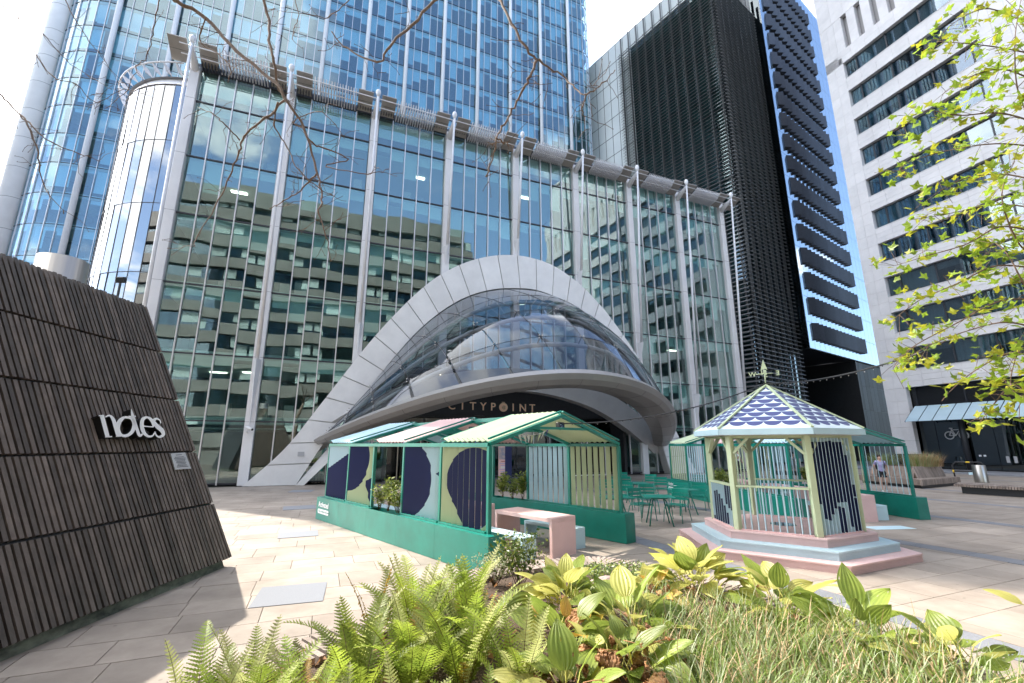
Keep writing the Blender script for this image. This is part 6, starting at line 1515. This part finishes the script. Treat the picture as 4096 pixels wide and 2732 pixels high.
# ---------------------------------------------------------------- bare tree overhead
rt = random.Random(5)
bark = pbsdf('grey_brown_bark', (.13, .085, .06), .85, col2=(.24, .18, .14), scale=30, bump=.4, bscale=60)
bark2 = pbsdf('twig_bark', (.16, .10, .065), .8, var=.3, scale=40)
bt_ = thing('bare_tree', (-2.2, -2.6, 0), 'bare twiggy tree with branches hanging in from the top of the picture', 'tree')
def z1(x, y): return (x * .63780 / K, y * .63780 / K)
def z2(x, y): return ((1200 + x * .63780) / K, y * .63780 / K)
BR = [([z1(1090, 0), z1(1290, 110), z1(1480, 320), z1(1720, 510), z1(1790, 625), z1(1900, 800), z1(1985, 1060), z1(2020, 1230), z1(2000, 1340), z1(2045, 1480), z1(2075, 1640)], 5.2, .026, .004),
      ([z1(1650, -20), z1(1690, 150), z1(1690, 260), z1(1720, 390), z1(1745, 545), z1(1790, 625)], 5.4, .020, .015),
      ([z1(1790, 625), z1(1660, 750), z1(1530, 860), z1(1500, 950), z1(1440, 1100), z1(1350, 1300), z1(1240, 1480), z1(1213, 1545)], 5.2, .015, .004),
      ([z1(1505, 880), z1(1420, 790), z1(1330, 710), z1(1250, 675)], 5.2, .007, .003),
      ([z1(1900, 800), z1(1960, 900), z1(2040, 930), z1(2190, 1000), z2(160, 1040), z2(420, 1090), z2(560, 1060)], 5.1, .009, .003),
      ([z1(1985, 1090), z1(1900, 1180), z1(1780, 1260), z1(1690, 1310)], 5.1, .008, .003),
      ([z1(1745, 640), z1(1720, 780), z1(1800, 920), z1(1870, 1060), z1(2000, 1180), z1(2100, 1230)], 5.2, .008, .003),
      ([z1(1900, 800), z1(1840, 760), z1(2000, 700), z1(2100, 780), z1(2160, 870)], 5.1, .006, .002),
      ([z2(865, -10), z2(700, 160), z2(560, 300), z2(480, 385), z2(300, 310), z2(200, 200)], 4.2, .016, .006),
      ([z2(1245, -10), z2(1330, 150), z2(1420, 310), z2(1500, 385), z2(1640, 470), z2(1720, 550), z2(1800, 590), z2(1900, 520), z2(1975, 440)], 4.2, .015, .004),
      ([z2(1480, 385), z2(1440, 480), z2(1400, 560), z2(1330, 690), z2(1270, 790), z2(1230, 870), z2(1225, 930), z2(1165, 1110)], 4.1, .011, .005),
      ([z2(1230, 870), z2(1280, 890), z2(1310, 915)], 4.1, .007, .004), ([z2(1800, 590), z2(1770, 680), z2(1785, 730)], 4.2, .006, .003),
      ([z1(-10, 35), z1(95, 80), z1(180, 250), z1(330, 480), z1(480, 530), z1(600, 640), z1(780, 560), z1(900, 590)], 5.6, .007, .002),
      ([z1(-10, 580), z1(70, 660), z1(165, 760), z1(230, 950), z1(270, 1150), z1(400, 1340)], 5.4, .012, .003), ([z1(70, 660), z1(180, 770), z1(320, 890), z1(490, 960), z1(620, 1010)], 5.4, .008, .003),
      ([z1(410, -10), z1(470, 120), z1(560, 260), z1(660, 380), z1(740, 520)], 6.0, .006, .002), ([z1(110, 60), z1(260, 200), z1(420, 380), z1(560, 480), z1(700, 560)], 5.8, .006, .002),
      ([z1(1000, -10), z1(960, 180), z1(930, 330), z1(860, 420), z1(800, 560), z1(660, 680)], 5.5, .006, .002), ([z1(1290, 110), z1(1250, 250), z1(1370, 340), z1(1440, 420), z1(1430, 520)], 5.2, .007, .003),
      ([z1(1850, -10), z1(1870, 120), z1(1830, 240), z1(1900, 300)], 5.5, .005, .002), ([z1(2195, -10), z1(2060, 110), z1(1940, 90), z1(1700, 60)], 5.6, .006, .002)]
twigs = []
TRK = Vector((-2.2, -2.6, 0)); crown0 = Vector((-1.6, -1.2, 7.0))
MB().tube([TRK, TRK + Vector((.1, .2, 2.5)), TRK + Vector((.25, .6, 5)), crown0], [.24, .2, .17, .13], 12).build('trunk', bark, bt_)
for bi, (pts, Y, r0, r1) in enumerate(BR):
    kf = 1.05 if r0 > .012 else 1.3; r0 *= kf; r1 *= kf
    P = [at(u, v, Y + .12 * math.sin(i * 1.3 + bi)) for i, (u, v) in enumerate(pts)]; S_ = spline3(P, 5); n_ = len(S_)
    for i in range(1, n_ - 1): S_[i] = S_[i] + Vector((rt.gauss(0, .006), rt.gauss(0, .01), rt.gauss(0, .006)))
    MB().tube(S_, [r0 + (r1 - r0) * (i / (n_ - 1)) + (.002 if i % 5 == 0 else 0) * (r0 > .006) for i in range(n_)], 7).build('branch', bark if r0 > .012 else bark2, bt_)
    if pts[0][1] < 5 or pts[0][0] < 2:      # carry the limb on, out of the picture, to the trunk
        a = P[0]; MB().tube([a, a.lerp(crown0, .4) + UP * .9, a.lerp(crown0, .75) + UP * .6, crown0], [r0, r0 * 1.2, r0 * 1.7, r0 * 2.2], 7).build('limb', bark, bt_)
    for i in range(2, n_):
        if rt.random() < .5:
            p = S_[i]; d = Vector((rt.gauss(0, 1), rt.gauss(0, .5), rt.gauss(-.1, .8))).normalized(); L_ = rt.uniform(.08, .42); q = [p]
            for k in range(4): d = (d + Vector((rt.gauss(0, .3), rt.gauss(0, .2), rt.gauss(-.05, .3)))).normalized(); p = p + d * L_ / 4; q.append(p)
            twigs.append(q)
            if rt.random() < .5:
                p = q[2]; d2 = (d + Vector((rt.gauss(0, .9), rt.gauss(0, .5), rt.gauss(0, .9)))).normalized(); twigs.append([p, p + d2 * L_ * .2, p + d2 * L_ * .4 + Vector((rt.gauss(0, .02), 0, rt.gauss(0, .02)))])
mb = MB()
for q in twigs: mb.tube(q, [.0035] + [.0028] * (len(q) - 2) + [.0022], 4, smooth=False); mb.lathe([(0, -.007), (.005, 0), (0, .012)], 5, q[-1])
mb.build('twigs', bark2, bt_, kind='stuff')

# ---------------------------------------------------------------- leafy tree at the right
lt_ = thing('leafy_tree', (9.5, 3.6, 0), 'leafy plane tree with bright lobed leaves reaching in from the right edge', 'tree')
lfA = leafm('plane_leaf', (.30, .41, .04), (.18, .28, .03), .55, .42, jit=.3); lfB = leafm('plane_leaf_yellow', (.46, .44, .04), (.30, .34, .03), .5, .45, jit=.2)
def plane_leaf(mat, seed):
    r_ = random.Random(seed); mb = MB(); lob = [(-2.35, .42), (-1.95, .26), (-1.15, .88), (-.95, .62), (-.75, .60), (-.62, .50), (-.28, .72), (0, 1.08), (.28, .72), (.62, .50), (.75, .60), (.95, .62), (1.15, .88), (1.95, .26), (2.35, .42)]
    pts = []
    for a, rr in lob: rr *= r_.uniform(.88, 1.1); pts.append(Vector((math.sin(a) * rr, math.cos(a) * rr, .18 * rr * rr * r_.uniform(-1, .4) + .04 * math.sin(5 * a))))
    mb.add([Vector((0, 0, 0))] + pts, [(0, i + 1, i) for i in range(1, len(pts))] + [(0, 1, len(pts))], 0, False); mb.tube([Vector((0, 0, 0)), Vector((0, -.35, -.08)), Vector((0, -.6, -.02))], .015, 4, 0)
    return mb.mesh('leaf', mat)
LM = [plane_leaf(lfA, 1), plane_leaf(lfA, 2), plane_leaf(lfB, 3), plane_leaf(lfA, 4), plane_leaf(lfB, 5)]
LB = [([(2400, 60), (2330, 40), (2260, 20), (2180, 60), (2145, 110)], 6.2), ([(2400, 130), (2300, 110), (2220, 100), (2150, 95)], 5.8), ([(2400, 200), (2310, 160), (2230, 175), (2165, 215)], 6.0), ([(2400, 290), (2300, 260), (2200, 265), (2120, 255), (2050, 300)], 5.8), ([(2400, 340), (2290, 330), (2180, 345), (2080, 375), (2060, 405)], 6.3),
      ([(2400, 420), (2300, 400), (2200, 415), (2100, 480)], 5.9), ([(2400, 480), (2290, 470), (2180, 490), (2090, 505)], 6.4), ([(2400, 540), (2300, 520), (2220, 560), (2120, 590), (2055, 610)], 5.7), ([(2400, 620), (2290, 610), (2200, 650), (2110, 690), (2050, 735)], 6.0), ([(2400, 690), (2300, 690), (2200, 740), (2090, 800), (2050, 845)], 5.8), ([(2400, 760), (2310, 740), (2220, 760), (2130, 795), (2070, 835)], 6.4), ([(2400, 830), (2320, 810), (2240, 850), (2190, 890)], 5.9), ([(2400, 900), (2330, 880), (2280, 930), (2250, 970)], 5.6), ([(2400, 330), (2340, 220), (2330, 100), (2340, 20)], 5.4), ([(2400, 600), (2340, 560), (2300, 450), (2330, 370)], 5.4), ([(2400, 720), (2350, 650), (2310, 580), (2260, 540)], 5.5), ([(2420, 960), (2360, 930), (2320, 880), (2340, 800)], 5.3)]
crown1 = Vector((9.3, 3.9, 4.6)); MB().tube([Vector((9.5, 3.6, 0)), Vector((9.45, 3.7, 2.2)), crown1, Vector((9.0, 4.2, 8))], [.2, .17, .14, .07], 12).build('trunk', bark, lt_)
leaves = []
for bi, (pts, Y) in enumerate(LB):
    P = [at(u, v, Y + .18 * math.sin(i * 1.7 + bi)) for i, (u, v) in enumerate(pts)]; S_ = spline3(P, 6); n_ = len(S_); anchor = crown1 + UP * (P[0].z - 5.2) * .6
    MB().tube([anchor, anchor.lerp(P[0], .5) + UP * .15] + S_, [.03, .018] + [.013 - .010 * i / n_ for i in range(n_)], 6).build('branch', bark2, lt_)
    for i in range(n_):
        for q in range(rt.choice((1, 1, 2, 3))):
            d = Vector((rt.gauss(-.2, .8), rt.gauss(0, .7), rt.gauss(-.15, .7))).normalized(); L_ = rt.uniform(.05, .30); tip = S_[i] + d * L_
            if L_ > .12: leaves.append(('t', S_[i], tip))
            for z in range(rt.choice((1, 2, 2, 3))):
                leaves.append(('l', tip + Vector((rt.gauss(0, .06), rt.gauss(0, .06), rt.gauss(0, .06))), rt.uniform(.062, .112)))
mb = MB()
for e in leaves:
    if e[0] == 't': mb.tube([e[1], (e[1] + e[2]) / 2 + Vector((0, 0, .01)), e[2]], .003, 4, smooth=False)
mb.build('twigs', bark2, lt_, kind='stuff')
lv_ = sorted([e for e in leaves if e[0] == 'l'], key=lambda e: -e[2] / e[1].length if seen(e[1]) else 0)
def lmat(e):
    q = Quaternion(Vector((rt.gauss(0, 1), rt.gauss(0, 1), rt.gauss(0, 1))).normalized(), rt.uniform(0, 1.1)) @ Quaternion(UP, rt.uniform(0, 6.28)) @ Quaternion((1, 0, 0), rt.uniform(-.2, 1.2)); s = e[2]
    return Matrix.Translation(e[1]) @ q.to_matrix().to_4x4() @ Matrix.Diagonal((s, s, s, 1))
for e in lv_[:300]:
    o = bpy.data.objects.new('leaf', rt.choice(LM)); put(o, lt_, lmat(e))
mb = MB(); ms_ = []
for e in lv_[300:]:
    me = rt.choice(LM); M = lmat(e); m0 = me.materials[0]
    if m0 not in ms_: ms_.append(m0)
    mb.add([M @ v.co for v in me.vertices], [tuple(p.vertices) for p in me.polygons], ms_.index(m0))
mb.build('foliage', ms_, lt_, kind='stuff')

# ---------------------------------------------------------------- festoon cable from the pavilion over the bandstand to the tree
fc_ = thing('festoon_cable', apex, 'black festoon light cable running from the pavilion ridge over the bandstand to the tree', 'cable')
def sagline(a, b, n, sag): return [a.lerp(b, i / n) - UP * (sag * 4 * (i / n) * (1 - i / n)) for i in range(n + 1)]
pA = O1 + B1 * (PWD / 2) - A1 * .05 + UP * (RZ - .17); pB = apex + UP * .05; pC = at(2120, 808, 6.2); bulb = emit('dim_bulb', (1, .95, .85), .35)
for a, b, n, sg in ((pA, pB, 26, .22), (pB, pC, 22, .12)):
    L_ = sagline(a, b, n, sg); MB().tube(L_, .012, 6).build('cable', black_m, fc_)
    for p in L_[1:-1]:
        o = MB().tube([p + UP * .003, p - UP * .03], .008, 6)  .build('socket', black_m, fc_); MB().lathe([(0, -.042), (.006, -.037), (.006, -.032), (.004, -.03)], 6, p).build('bulb', letter_w, o)
